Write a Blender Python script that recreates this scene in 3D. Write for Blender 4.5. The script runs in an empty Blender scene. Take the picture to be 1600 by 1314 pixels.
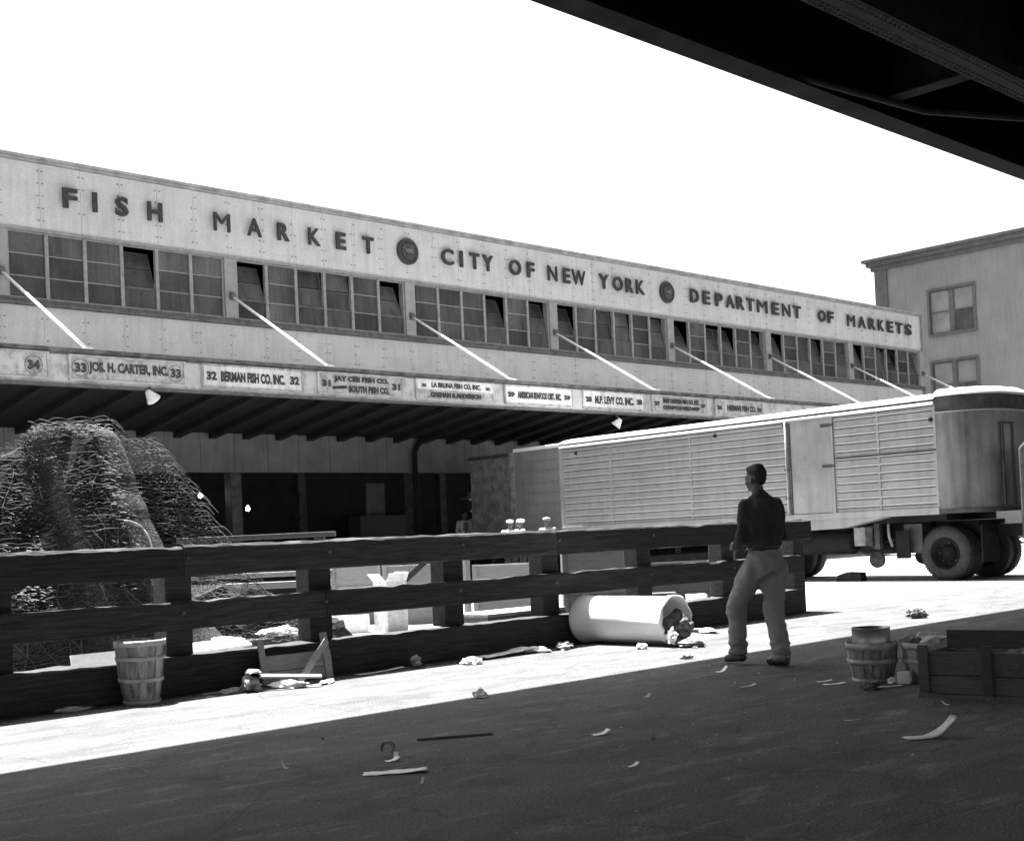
import bpy, bmesh, math, random
from mathutils import Vector, Matrix, Euler, noise
R = random.Random(7)
PI = math.pi
sc = bpy.context.scene
COL = sc.collection

# ------------------------------------------------------------------ camera
EYE = 1.235
cam_d = bpy.data.cameras.new('camera')
cam = bpy.data.objects.new('camera', cam_d)
COL.objects.link(cam)
r_ = Vector((0.7192, -0.6935, -0.0450)).normalized()
w_ = Vector((0.6947, 0.7190, 0.0200))
w_ = (w_ - r_ * w_.dot(r_)).normalized()
u_ = r_.cross(w_) * 1.0
cam.matrix_world = Matrix(((r_.x, u_.x, -w_.x, 0), (r_.y, u_.y, -w_.y, 0), (r_.z, u_.z, -w_.z, EYE), (0, 0, 0, 1)))
cam_d.sensor_width = 36.0
cam_d.lens = 45.0
cam_d.shift_x = 0.0
cam_d.shift_y = 141.0 / 1600.0
cam_d.clip_start = 0.05
cam_d.clip_end = 3000.0
sc.camera = cam

# ------------------------------------------------------------------ sky, sun, exposure
SUN_DIR = Vector((0.06, 1.0, 2.65)).normalized()      # towards the sun
SUN_EL = math.asin(SUN_DIR.z)
world = bpy.data.worlds.new('World')
sc.world = world
world.use_nodes = True
wn = world.node_tree
bg = wn.nodes['Background']
sky = wn.nodes.new('ShaderNodeTexSky')
sky.sky_type = 'NISHITA'
sky.sun_disc = False
sky.sun_elevation = SUN_EL
sky.sun_rotation = math.atan2(SUN_DIR.x, SUN_DIR.y)
sky.air_density = 1.0
sky.dust_density = 4.0
sky.ozone_density = 1.0
bw = wn.nodes.new('ShaderNodeRGBToBW')                # black and white film
wn.links.new(sky.outputs[0], bw.inputs[0])
wn.links.new(bw.outputs[0], bg.inputs[0])
bg.inputs[1].default_value = 0.06

sd = bpy.data.lights.new('sun', 'SUN')
sd.energy = 5.0
sd.angle = math.radians(0.5)
so = bpy.data.objects.new('sun', sd)
COL.objects.link(so)
so.rotation_euler = SUN_DIR.to_track_quat('Z', 'Y').to_euler()
so.location = (0, 0, 40)

sc.view_settings.view_transform = 'Standard'
sc.view_settings.look = 'None'
sc.view_settings.gamma = 1.0
sc.view_settings.use_curve_mapping = False
sc.view_settings.exposure = 2.75
sc.render.engine = 'CYCLES'
sc.cycles.max_bounces = 8
sc.cycles.diffuse_bounces = 5

# ------------------------------------------------------------------ materials
def mat(name, c=0.3, rough=0.8, var=0.25, scale=6.0, bump=0.15, metal=0.0, spec=0.3, fine=60.0, finev=0.08,
        stretch=(1, 1, 1), stain=0.0, stain_scale=1.5, bump_scale=None, detail=4.0, streak=0.0, rnd=0.0, dust=0.0, crack=0.0):
    m = bpy.data.materials.new(name)
    m.use_nodes = True
    nt = m.node_tree
    b = nt.nodes['Principled BSDF']
    N = nt.nodes.new
    L = nt.links.new
    geo = N('ShaderNodeNewGeometry')
    mp = N('ShaderNodeMapping')
    mp.inputs['Scale'].default_value = stretch
    L(geo.outputs['Position'], mp.inputs[0])
    n1 = N('ShaderNodeTexNoise'); n1.inputs['Scale'].default_value = scale; n1.inputs['Detail'].default_value = detail
    n2 = N('ShaderNodeTexNoise'); n2.inputs['Scale'].default_value = fine; n2.inputs['Detail'].default_value = 2
    L(mp.outputs[0], n1.inputs['Vector']); L(mp.outputs[0], n2.inputs['Vector'])
    r1 = N('ShaderNodeMapRange'); r1.inputs['From Min'].default_value = .3; r1.inputs['From Max'].default_value = .7
    r1.inputs['To Min'].default_value = 1 - var; r1.inputs['To Max'].default_value = 1 + var
    L(n1.outputs[0], r1.inputs[0])
    r2 = N('ShaderNodeMapRange'); r2.inputs['From Min'].default_value = .25; r2.inputs['From Max'].default_value = .75
    r2.inputs['To Min'].default_value = 1 - finev; r2.inputs['To Max'].default_value = 1 + finev
    L(n2.outputs[0], r2.inputs[0])
    mu = N('ShaderNodeMath'); mu.operation = 'MULTIPLY'; L(r1.outputs[0], mu.inputs[0]); L(r2.outputs[0], mu.inputs[1])
    out = mu.outputs[0]
    if stain > 0:
        n3 = N('ShaderNodeTexNoise'); n3.inputs['Scale'].default_value = stain_scale; n3.inputs['Detail'].default_value = 8
        n3.inputs['Roughness'].default_value = .65
        L(mp.outputs[0], n3.inputs['Vector'])
        r3 = N('ShaderNodeMapRange'); r3.inputs['From Min'].default_value = .48; r3.inputs['From Max'].default_value = .62
        r3.inputs['To Min'].default_value = 1; r3.inputs['To Max'].default_value = 1 - stain
        L(n3.outputs[0], r3.inputs[0])
        m3 = N('ShaderNodeMath'); m3.operation = 'MULTIPLY'; L(out, m3.inputs[0]); L(r3.outputs[0], m3.inputs[1]); out = m3.outputs[0]
    if streak > 0:
        mp2 = N('ShaderNodeMapping'); mp2.inputs['Scale'].default_value = (7, 7, .7)
        L(geo.outputs['Position'], mp2.inputs[0])
        n4 = N('ShaderNodeTexNoise'); n4.inputs['Scale'].default_value = 1; n4.inputs['Detail'].default_value = 5
        L(mp2.outputs[0], n4.inputs['Vector'])
        r4 = N('ShaderNodeMapRange'); r4.inputs['From Min'].default_value = .45; r4.inputs['From Max'].default_value = .7
        r4.inputs['To Min'].default_value = 1; r4.inputs['To Max'].default_value = 1 - streak
        L(n4.outputs[0], r4.inputs[0])
        m4 = N('ShaderNodeMath'); m4.operation = 'MULTIPLY'; L(out, m4.inputs[0]); L(r4.outputs[0], m4.inputs[1]); out = m4.outputs[0]
    if dust > 0:
        mp3 = N('ShaderNodeMapping'); mp3.inputs['Rotation'].default_value = (0, 0, .6); mp3.inputs['Scale'].default_value = (.7, 2.2, 1)
        L(geo.outputs['Position'], mp3.inputs[0])
        n7 = N('ShaderNodeTexNoise'); n7.inputs['Scale'].default_value = 2.3; n7.inputs['Detail'].default_value = 12; n7.inputs['Roughness'].default_value = .75
        L(mp3.outputs[0], n7.inputs['Vector'])
        r7 = N('ShaderNodeMapRange'); r7.inputs['From Min'].default_value = .53; r7.inputs['From Max'].default_value = .74
        r7.inputs['To Min'].default_value = 1; r7.inputs['To Max'].default_value = 1+dust
        L(n7.outputs[0], r7.inputs[0])
        m7 = N('ShaderNodeMath'); m7.operation = 'MULTIPLY'; L(out, m7.inputs[0]); L(r7.outputs[0], m7.inputs[1]); out = m7.outputs[0]
    if crack > 0:
        nd = N('ShaderNodeTexNoise'); nd.inputs['Scale'].default_value = 2.5; nd.inputs['Detail'].default_value = 6
        L(geo.outputs['Position'], nd.inputs['Vector'])
        vm = N('ShaderNodeVectorMath'); vm.operation = 'SCALE'; vm.inputs['Scale'].default_value = .5; L(nd.outputs['Color'], vm.inputs[0])
        va = N('ShaderNodeVectorMath'); va.operation = 'ADD'; L(vm.outputs[0], va.inputs[0]); L(geo.outputs['Position'], va.inputs[1])
        vo = N('ShaderNodeTexVoronoi'); vo.feature = 'DISTANCE_TO_EDGE'; vo.inputs['Scale'].default_value = .55
        L(va.outputs[0], vo.inputs['Vector'])
        r8 = N('ShaderNodeMapRange'); r8.inputs['From Min'].default_value = .002; r8.inputs['From Max'].default_value = .010
        r8.inputs['To Min'].default_value = 1-crack; r8.inputs['To Max'].default_value = 1
        L(vo.outputs['Distance'], r8.inputs[0])
        m8 = N('ShaderNodeMath'); m8.operation = 'MULTIPLY'; L(out, m8.inputs[0]); L(r8.outputs[0], m8.inputs[1]); out = m8.outputs[0]
    if rnd > 0:
        oi = N('ShaderNodeObjectInfo'); r6 = N('ShaderNodeMapRange')
        r6.inputs['To Min'].default_value = 1-rnd; r6.inputs['To Max'].default_value = 1+rnd
        L(oi.outputs['Random'], r6.inputs[0])
        m6 = N('ShaderNodeMath'); m6.operation = 'MULTIPLY'; L(out, m6.inputs[0]); L(r6.outputs[0], m6.inputs[1]); out = m6.outputs[0]
    m5 = N('ShaderNodeMath'); m5.operation = 'MULTIPLY'; m5.inputs[1].default_value = c; L(out, m5.inputs[0])
    L(m5.outputs[0], b.inputs['Base Color'])
    b.inputs['Roughness'].default_value = rough
    b.inputs['Metallic'].default_value = metal
    b.inputs['Specular IOR Level'].default_value = spec
    if bump > 0:
        bp = N('ShaderNodeBump'); bp.inputs['Strength'].default_value = bump; bp.inputs['Distance'].default_value = .02
        if bump_scale:
            nb = N('ShaderNodeTexNoise'); nb.inputs['Scale'].default_value = bump_scale; nb.inputs['Detail'].default_value = 6
            L(mp.outputs[0], nb.inputs['Vector']); L(nb.outputs[0], bp.inputs['Height'])
        else:
            ad = N('ShaderNodeMath'); ad.operation = 'ADD'; L(n1.outputs[0], ad.inputs[0]); L(n2.outputs[0], ad.inputs[1])
            L(ad.outputs[0], bp.inputs['Height'])
        L(bp.outputs[0], b.inputs['Normal'])
    return m

def emit(name, s):
    m = bpy.data.materials.new(name); m.use_nodes = True
    b = m.node_tree.nodes['Principled BSDF']
    b.inputs['Base Color'].default_value = (.8, .8, .8, 1)
    b.inputs['Emission Color'].default_value = (1, 1, 1, 1)
    b.inputs['Emission Strength'].default_value = s
    return m

M = dict(
    apron=mat('bounce_apron_surface', .24, .9, .12, .9, .5, fine=45, finev=.2, stain=.2, stain_scale=.6, detail=8, bump_scale=28),
    street=mat('street_surface', .076, .88, .18, 1.3, 1.0, fine=95, finev=.6, stain=.28, stain_scale=2.0, detail=10, bump_scale=45, stretch=(.6, 1.3, 1), dust=1.7, crack=.3),
    facade=mat('facade_metal_panel', .475, .7, .07, 2.0, .06, fine=26, finev=.12, streak=.13, rnd=.025),
    seam=mat('panel_joint', .30, .8, .2, 5, 0),
    bolt=mat('panel_bolt', .12, .7, .2, 9, 0),
    trim=mat('weathered_trim', .10, .7, .35, 5, .1),
    coping=mat('coping_metal', .28, .6, .3, 3, .1),
    mull=mat('mullion_paint', .24, .65, .2, 8, .05, streak=.15),
    pilaster=mat('pilaster_paint', .25, .7, .1, 5, .05, streak=.1),
    glass=mat('dusty_wire_glass', .06, .38, .45, 1.4, 0, spec=.25, fine=30, finev=.2, stretch=(1, 1, .45), streak=.35, rnd=.5),
    glass2=mat('dusty_window_glass', .20, .3, .25, 1.2, 0, spec=.5, fine=30, finev=.1),
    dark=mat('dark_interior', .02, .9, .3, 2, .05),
    black=mat('black_steel', .011, .8, .4, 4, .15, spec=.12),
    letter=mat('letter_paint', .035, .6, .3, 10, .1),
    letter_soft=mat('sign_lettering_paint', .05, .7, .5, 14, 0, fine=50, finev=.3),
    fascia=mat('fascia_paint', .46, .75, .10, 4, .1, fine=34, finev=.12, stain=.35, stain_scale=3.2),
    lip=mat('fascia_rusty_edge', .10, .8, .5, 5, .2, fine=30, finev=.3),
    signw=mat('sign_board_white', .68, .6, .06, 5, .05, streak=.28, stain=.15, stain_scale=6),
    signg=mat('sign_board_grey', .44, .7, .12, 5, .08, streak=.42, stain=.35, stain_scale=7),
    rod=mat('rod_paint', .75, .5, .1, 8, .05),
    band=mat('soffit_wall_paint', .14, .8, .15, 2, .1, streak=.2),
    lampw=mat('lamp_enamel', .7, .35, .1, 9, 0, spec=.5),
    wood=mat('weathered_timber', .030, .85, .4, 3, .6, stretch=(1, 6, 14), fine=20, finev=.35, bump_scale=9, stain=.35, stain_scale=2, rnd=.3),
    woodg=mat('grey_crate_wood', .26, .85, .28, 3, .4, stretch=(2, 2, 14), fine=24, finev=.2, stain=.4, stain_scale=3, bump_scale=9, rnd=.22),
    roof_bounce=mat('canopy_roof_bounce', .28, .9, .2, 4, .2),  # unseen canopy top made pale to bounce light onto the lower wall
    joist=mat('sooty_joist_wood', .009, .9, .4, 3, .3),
    woodd=mat('dark_crate_wood', .075, .85, .3, 3, .5, stretch=(2, 2, 12), fine=20, finev=.3, stain=.3, stain_scale=3, bump_scale=9, rnd=.3),
    stave=mat('basket_stave_wood', .26, .8, .35, 9, .3, stretch=(3, 3, .6), fine=30, finev=.2, stain=.4, stain_scale=5, rnd=.28),
    hoop=mat('basket_hoop_wood', .36, .8, .25, 12, .3),
    alu=mat('aluminium_siding', .30, .42, .10, 1.6, .05, metal=.35, fine=40, finev=.07, streak=.16, stain=.10, stain_scale=1.3),
    alud=mat('aluminium_door', .29, .45, .16, 1.2, .05, metal=.3, fine=40, finev=.06, streak=.2, stain=.15, stain_scale=1.7),
    nose=mat('trailer_nose_metal', .20, .45, .2, 1.0, .03, metal=.4, fine=40, finev=.07, streak=.35, stain=.2, stain_scale=1.2),
    rib=mat('siding_rib', .36, .4, .1, 4, 0, metal=.3),
    roofw=mat('trailer_roof_paint', .75, .5, .08, 2, .05),
    ply=mat('mottled_plywood', .16, .8, .3, 4, .1, fine=14, finev=.3, stain=.35, stain_scale=3),
    tire=mat('tire_rubber', .03, .8, .3, 9, .2, fine=60, finev=.2),
    tirew=mat('tire_rubber_worn', .035, .8, .3, 12, .2, fine=60, finev=.2),
    steelg=mat('grimy_steel', .05, .6, .45, 5, .15),
    steell=mat('light_grimy_steel', .2, .6, .4, 7, .15),
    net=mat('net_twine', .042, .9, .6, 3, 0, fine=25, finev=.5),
    netl=mat('sunlit_net_twine', .16, .9, .3, 9, 0, fine=25, finev=.4),
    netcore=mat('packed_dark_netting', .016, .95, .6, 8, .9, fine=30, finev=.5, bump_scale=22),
    paper=mat('scrap_paper', .75, .8, .08, 9, .1),
    paperg=mat('soiled_paper', .40, .85, .3, 14, .2, stain=.4, stain_scale=12),
    card=mat('carton_board', .60, .8, .10, 6, .1, fine=24, finev=.12, stain=.2, stain_scale=7),
    rag=mat('dirty_rag', .28, .95, .5, 12, .3, stain=.5, stain_scale=9),
    drum=mat('white_fibre_drum', .72, .6, .06, 6, .06, fine=40, finev=.05, stain=.08, stain_scale=3),
    trash=mat('wet_trash', .10, .8, .7, 16, .5, stain=.4, stain_scale=12),
    tin=mat('dull_tin', .35, .38, .3, 7, .05, metal=.8, spec=.5),
    brick=mat('painted_brick_wall', .225, .85, .10, .8, .1, fine=18, finev=.2, streak=.10),
    btrim=mat('dark_cornice_paint', .11, .8, .2, 3, .1),
    skin=mat('skin', .095, .55, .15, 14, .03),
    skinl=mat('skin_light', .10, .55, .12, 14, .03),
    hair=mat('hair', .015, .6, .3, 60, .4, fine=160, finev=.4),
    shirt=mat('dark_shirt_cloth', .030, .9, .25, 12, .15, fine=140, finev=.2),
    dtrouser=mat('dark_trouser_cloth', .03, .95, .12, 9, .1),
    trouser=mat('grey_trouser_cloth', .21, .95, .12, 9, .12, fine=160, finev=.18),
    shoe=mat('shoe_leather', .02, .35, .2, 14, .05, spec=.6),
    white=mat('white_cloth', .78, .85, .06, 10, .05),
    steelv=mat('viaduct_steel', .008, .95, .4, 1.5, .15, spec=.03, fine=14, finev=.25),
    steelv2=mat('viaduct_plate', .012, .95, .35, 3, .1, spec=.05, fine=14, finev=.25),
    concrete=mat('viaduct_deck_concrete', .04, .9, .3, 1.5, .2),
    bulb=emit('lit_bulb', 6.0),
)

# ------------------------------------------------------------------ mesh helpers
class MB:
    def __init__(s):
        s.v = []; s.f = []
    def box(s, x0, x1, y0, y1, z0, z1, mtx=None):
        b = len(s.v)
        p = [(x0, y0, z0), (x1, y0, z0), (x1, y1, z0), (x0, y1, z0), (x0, y0, z1), (x1, y0, z1), (x1, y1, z1), (x0, y1, z1)]
        if mtx: p = [tuple(mtx @ Vector(q)) for q in p]
        s.v += p
        s.f += [(b, b+3, b+2, b+1), (b+4, b+5, b+6, b+7), (b, b+1, b+5, b+4), (b+1, b+2, b+6, b+5), (b+2, b+3, b+7, b+6), (b+3, b, b+4, b+7)]
        return s
    def hexa(s, p):
        b = len(s.v); s.v += [tuple(q) for q in p]
        s.f += [(b, b+3, b+2, b+1), (b+4, b+5, b+6, b+7), (b, b+1, b+5, b+4), (b+1, b+2, b+6, b+5), (b+2, b+3, b+7, b+6), (b+3, b, b+4, b+7)]
        return s
    def tube(s, pts, r, n=8, cap=True):
        pts = [Vector(p) for p in pts]
        rr = r if isinstance(r, (list, tuple)) else [r]*len(pts)
        b = len(s.v); up = Vector((0, 0, 1)); prev = None
        for i, p in enumerate(pts):
            d = (pts[min(i+1, len(pts)-1)] - pts[max(i-1, 0)]).normalized()
            if prev is None:
                a = d.cross(up) if abs(d.z) < .95 else d.cross(Vector((1, 0, 0)))
            else:
                a = prev - d * prev.dot(d)
            if a.length < 1e-6: a = d.orthogonal()
            a.normalize(); prev = a; c = d.cross(a)
            for k in range(n):
                t = 2*PI*k/n
                s.v.append(tuple(p + (a*math.cos(t) + c*math.sin(t))*rr[i]))
        for i in range(len(pts)-1):
            for k in range(n):
                k2 = (k+1) % n
                s.f.append((b+i*n+k, b+i*n+k2, b+(i+1)*n+k2, b+(i+1)*n+k))
        if cap:
            s.f.append(tuple(b+k for k in range(n))[::-1]); s.f.append(tuple(b+(len(pts)-1)*n+k for k in range(n)))
        return s
    def lathe(s, prof, n=32, mtx=None, close=False, a0=0.0, a1=2*PI):
        b = len(s.v); full = abs(a1-a0-2*PI) < 1e-6; m = n if full else n+1
        for (r, z) in prof:
            for k in range(m):
                t = a0 + (a1-a0)*k/n
                q = Vector((r*math.cos(t), r*math.sin(t), z))
                s.v.append(tuple(mtx @ q if mtx else q))
        L = len(prof); rng = L if close else L-1
        for i in range(rng):
            j = (i+1) % L
            for k in range(n):
                k2 = (k+1) % m
                s.f.append((b+i*m+k, b+i*m+k2, b+j*m+k2, b+j*m+k))
        return s
    def extrude(s, outline, axis, a, b_):
        """outline list of 2-D points; axis 'x','y','z' extruded from a to b_"""
        b = len(s.v); n = len(outline)
        for t in (a, b_):
            for (p, q) in outline:
                s.v.append({'x': (t, p, q), 'y': (p, t, q), 'z': (p, q, t)}[axis])
        s.f.append(tuple(range(b, b+n))[::-1]); s.f.append(tuple(range(b+n, b+2*n)))
        for k in range(n):
            k2 = (k+1) % n
            s.f.append((b+k, b+k2, b+n+k2, b+n+k))
        return s
    def sheet(s, nx, ny, fn):
        b = len(s.v)
        for j in range(ny+1):
            for i in range(nx+1):
                s.v.append(tuple(fn(i/nx, j/ny)))
        for j in range(ny):
            for i in range(nx):
                a = b + j*(nx+1)+i
                s.f.append((a, a+1, a+nx+2, a+nx+1))
        return s
    def mesh(s, name, m, smooth=False):
        me = bpy.data.meshes.new(name)
        me.from_pydata(s.v, [], s.f)
        me.validate()
        bm = bmesh.new(); bm.from_mesh(me)
        bmesh.ops.recalc_face_normals(bm, faces=bm.faces)
        bm.to_mesh(me); bm.free()
        if smooth:
            me.polygons.foreach_set('use_smooth', [True]*len(me.polygons))
        me.materials.append(m if not isinstance(m, str) else M[m])
        return me
    def build(s, name, m, parent=None, smooth=False, bevel=0, loc=None, rot=None):
        return link(name, s.mesh(name, m, smooth), parent, bevel, loc, rot)

def link(name, me, parent=None, bevel=0, loc=None, rot=None):
    o = bpy.data.objects.new(name, me); COL.objects.link(o)
    if parent: o.parent = parent
    if loc: o.location = loc
    if rot: o.rotation_euler = rot
    if bevel:
        md = o.modifiers.new('edge', 'BEVEL'); md.width = bevel; md.segments = 2; md.limit_method = 'ANGLE'
    return o

def tag(o, label=None, cat=None, group=None, kind=None):
    if label: o['label'] = label
    if cat: o['category'] = cat
    if group: o['group'] = group
    if kind: o['kind'] = kind
    return o

def empty(name, loc, rz=0, label=None, cat=None, group=None):
    o = bpy.data.objects.new(name, None); COL.objects.link(o)
    o.location = loc; o.rotation_euler = (0, 0, rz); o.empty_display_size = .1
    return tag(o, label, cat, group)

def children(o): return [c for c in bpy.data.objects if c.parent == o]
def copy_tree(o, parent=None):
    c = o.copy(); COL.objects.link(c); c.parent = parent
    for ch in list(o.children): copy_tree(ch, c)
    return c

DG = None
def text_mesh(txt, size, ext, off, mt, wid=None, name='lettering'):
    cu = bpy.data.curves.new(name, 'FONT'); cu.body = txt; cu.size = size; cu.extrude = ext; cu.offset = off
    cu.align_x = 'CENTER'; cu.align_y = 'CENTER'; cu.resolution_u = 3
    t = bpy.data.objects.new(name, cu); COL.objects.link(t)
    dg = bpy.context.evaluated_depsgraph_get(); dg.update()
    me = bpy.data.meshes.new_from_object(t.evaluated_get(dg))
    bpy.data.objects.remove(t); bpy.data.curves.remove(cu)
    me.materials.clear(); me.materials.append(M[mt])
    xs = [v.co.x for v in me.vertices]; zs = [v.co.y for v in me.vertices]
    cx = (min(xs)+max(xs))/2; cy = (min(zs)+max(zs))/2; w = max(xs)-min(xs); h = max(zs)-min(zs)
    sx = (wid/w) if wid else 1.0; sy = size/h
    for v in me.vertices:
        v.co = Vector(((v.co.x-cx)*sx, -v.co.z, (v.co.y-cy)*sy))    # stands in x-z, faces -y
    return me
def text(txt, x, y, z, h, w, parent, mt='letter_soft', ext=.006, off=.0, name='lettering', rot=None):
    me = text_mesh(txt, h, ext, off, mt, w, name)
    return link(name, me, parent, loc=(x, y, z), rot=rot)

def crumple(name, m, loc, sx, sy, sz, seed, label=None, cat=None, group=None, flat=.0, parent=None):
    bm = bmesh.new(); bmesh.ops.create_icosphere(bm, subdivisions=3, radius=1)
    for v in bm.verts:
        p = v.co.copy()
        d = 1 + .55*noise.noise(p*1.7+Vector((seed*3.1, seed, 0))) + .35*noise.noise(p*4.1+Vector((seed, seed*7, 0)))
        v.co = Vector((p.x*sx*d, p.y*sy*d, max(p.z, -.55)*sz*d))
    zmin = min(v.co.z for v in bm.verts)
    for v in bm.verts: v.co.z -= zmin
    me = bpy.data.meshes.new(name); bm.to_mesh(me); bm.free(); me.materials.append(M[m])
    o = link(name, me, parent, loc=loc, rot=(0, 0, seed*1.3))
    if label: tag(o, label, cat, group)
    return o

def scrap(name, m, loc, lx, ly, rz, curl, label, cat='paper scrap', group=None, seed=1, th=.002):
    """sheet of paper or card with its own thickness, bent and lying on the ground"""
    nx, ny = 14, 6
    def f(top):
        def g(u, v):
            x = (u-.5)*lx*(1+.12*noise.noise(Vector((v*3, seed, 0)))); y = (v-.5)*ly*(1+.2*noise.noise(Vector((u*4, seed, 5))))
            z = curl*max(0, (u-.35))**2*2.2 + .10*ly*abs(noise.noise(Vector((u*3, v*3, seed))))
            return (x, y, z + (th if top else 0) + .003)
        return g
    mb = MB().sheet(nx, ny, f(True)).sheet(nx, ny, f(False))
    n = (nx+1)*(ny+1)
    for i in range(nx):
        mb.f.append((i, i+1, n+i+1, n+i)); a = ny*(nx+1)+i; mb.f.append((a, a+1, n+a+1, n+a))
    for j in range(ny):
        a = j*(nx+1); mb.f.append((a, a+nx+1, n+a+nx+1, n+a)); a += nx; mb.f.append((a, a+nx+1, n+a+nx+1, n+a))
    o = mb.build(name, m, None, True, loc=loc, rot=(0, 0, rz))
    return tag(o, label, cat, group)

# ------------------------------------------------------------------ ground
g = MB()
xs = [-900, -200, -60] + [-20+i*4 for i in range(26)] + [130, 300, 900]
ys = [-900, -200, -60] + [-20+i*4 for i in range(18)] + [90, 300, 900]
for y in ys:
    for x in xs: g.v.append((x, y, 0))
for j in range(len(ys)-1):
    for i in range(len(xs)-1):
        a = j*len(xs)+i; g.f.append((a, a+1, a+len(xs)+1, a+len(xs)))
tag(g.build('street', 'street'), kind='structure')

ap = MB()
for (xa, xb) in [(-60+i*10, -50+i*10) for i in range(18)]:
    for (ya, yb) in ((10.15, 16.0), (16.0, 22.0), (22.0, 28.1)):
        b = len(ap.v); ap.v += [(xa, ya, .004), (xb, ya, .004), (xb, yb, .004), (xa, yb, .004)]; ap.f.append((b, b+1, b+2, b+3))
tag(ap.build('bounce_apron', 'apron'), kind='structure')  # paler ground sheet added to bounce light onto the facade

# ------------------------------------------------------------------ market building
WY, FY = 29.70, 25.40
PIL = [18.55+6.22*k for k in range(-4, 7)]             # pilaster centres, the last at 55.9
XL, XR = PIL[0]-.3, 56.12
mk = empty('market_building', (34, WY, 0), 0, 'long pale fish market hall with dark raised lettering and a band of steel windows', 'market building')
MKI = Matrix.Translation((-34, -WY, 0))
def mkb(mb, name, m, bevel=0, smooth=False, parent=None):
    """part of the market, modelled in world coordinates"""
    mb.v = [tuple(MKI @ Vector(p)) for p in mb.v]
    return mb.build(name, m, parent or mk, smooth, bevel)
mkb(MB().box(XL, XR, WY+.04, WY+.30, 9.10, 10.80), 'upper_wall', 'seam')
mkb(MB().box(XL, XR, WY+.04, WY+.30, 4.62, 7.24), 'lower_wall', 'seam')
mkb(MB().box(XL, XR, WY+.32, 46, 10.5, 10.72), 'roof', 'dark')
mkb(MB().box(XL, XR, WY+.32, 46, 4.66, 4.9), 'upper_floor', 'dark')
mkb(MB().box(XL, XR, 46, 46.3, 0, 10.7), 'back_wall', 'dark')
mkb(MB().box(XR-.28, XR-.02, WY+.32, 45.9, 0, 10.49).box(XL, XL+.25, WY+.32, 45.9, 0, 10.49), 'end_wall', 'facade')
mkb(MB().box(XL-.05, XR+.05, WY-.07, WY+.4, 10.80, 10.87).box(XL-.05, XR+.05, WY-.03, WY-.01, 10.72, 10.795), 'coping', 'coping')
mkb(MB().box(XR-.03, XR+.03, WY-.05, WY+.31, 4.5, 10.79), 'corner_strip', 'pilaster')
mkb(MB().box(XL, XR, WY-.09, WY+.28, 7.25, 7.33).box(XL, XR, WY-.04, WY+.28, 7.335, 7.41), 'sill', 'trim')
mkb(MB().box(XL, XR, WY-.05, WY+.03, 9.035, 9.095), 'window_head', 'mull')
# cladding panels, each with its own edges
pw = 6.22/6
me_u = MB().box(-.5*pw+.003, .5*pw-.003, 0, .035, 0, 1.612).mesh('wall_panel', 'facade')
me_l = MB().box(-.5*pw+.003, .5*pw-.003, 0, .035, 0, 2.62).mesh('wall_panel', 'facade')
bolts = MB()
x = PIL[0]
panx = []
while x < XR-.3:
    xc = x+pw/2; panx.append(x)
    link('wall_panel', me_u, mk, loc=(xc-34, R.uniform(-.003, .003), 9.10))
    link('wall_panel', me_l, mk, loc=(xc-34, R.uniform(-.003, .003), 4.622))
    x += pw
for xb in panx:
    z = 9.32
    while z < 10.7:
        for dx in (-.07, .05):
            if R.random() < .8: bolts.box(xb+dx, xb+dx+.045, WY-.016, WY-.004, z, z+.02)
        z += .30
    z = 5.9
    while z < 7.15:
        for dx in (-.07, .05):
            if R.random() < .85: bolts.box(xb+dx, xb+dx+.045, WY-.016, WY-.004, z, z+.02)
        z += .26
tag(mkb(bolts, 'panel_bolts', 'bolt'), kind='stuff')
for p in PIL[1:]:
    hw = .185
    mkb(MB().box(p-hw, p+hw, WY-.06, WY+.26, 7.42, 9.03), 'pilaster', 'pilaster', .01)
# windows
OPEN = {0: {3: .30}, 1: {0: .30, 2: .10, 3: .10, 5: .34}, 2: {3: .32, 5: .26}, 3: {0: .30, 2: .10, 3: .12, 5: .2},
        4: {0: .42, 2: .30, 3: .34, 5: .28}, 5: {0: .34, 2: .1, 3: .22, 5: .1}, 6: {0: .32, 2: .2, 3: .34, 5: .26}, -1: {1: .2}, -2: {2: .3}}
z0, z1 = 7.42, 9.03
t1 = z0+(z1-z0)/3; t2 = z0+2*(z1-z0)/3
ww = (6.22-.38)/6
fr = .045
fmb = MB().box(-ww/2+.001, -ww/2+fr, -.03, .07, z0, z1).box(ww/2-fr, ww/2-.001, -.03, .07, z0, z1)
fmb.box(-ww/2+fr, ww/2-fr, -.02, .06, z0, z0+.035).box(-ww/2+fr, ww/2-fr, -.02, .06, z1-.035, z1)
fme = fmb.mesh('window', 'mull')
bar_me = MB().box(-ww/2+fr, ww/2-fr, -.012, .012, -.012, .012).mesh('glazing_bar', 'mull')
dbar_me = MB().box(-ww/2+fr, ww/2-fr, -.02, .02, -.018, .018).mesh('glazing_bar', 'trim')
iw = ww/2-fr-.002
def pane_me(h, seed): return MB().box(-iw, iw, -.004, .004, 0, h).mesh('pane', 'glass')
pl, pm = pane_me(t1-z0-.05, 0), pane_me(t2-t1-.03, 1)
ptop = pane_me(z1-t2-.05, 2)
hs = z1-t1-.04
sash_me = MB().box(-iw, -iw+.03, -.012, .012, 0, hs).box(iw-.03, iw, -.012, .012, 0, hs).box(-iw+.03, iw-.03, -.012, .012, 0, .03).box(-iw+.03, iw-.03, -.012, .012, hs-.03, hs).box(-iw+.03, iw-.03, -.01, .01, hs/2-.012, hs/2+.012).mesh('sash', 'trim')
sp = MB().box(-iw+.031, iw-.031, -.003, .003, 0, hs/2-.05).mesh('pane', 'glass')
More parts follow.
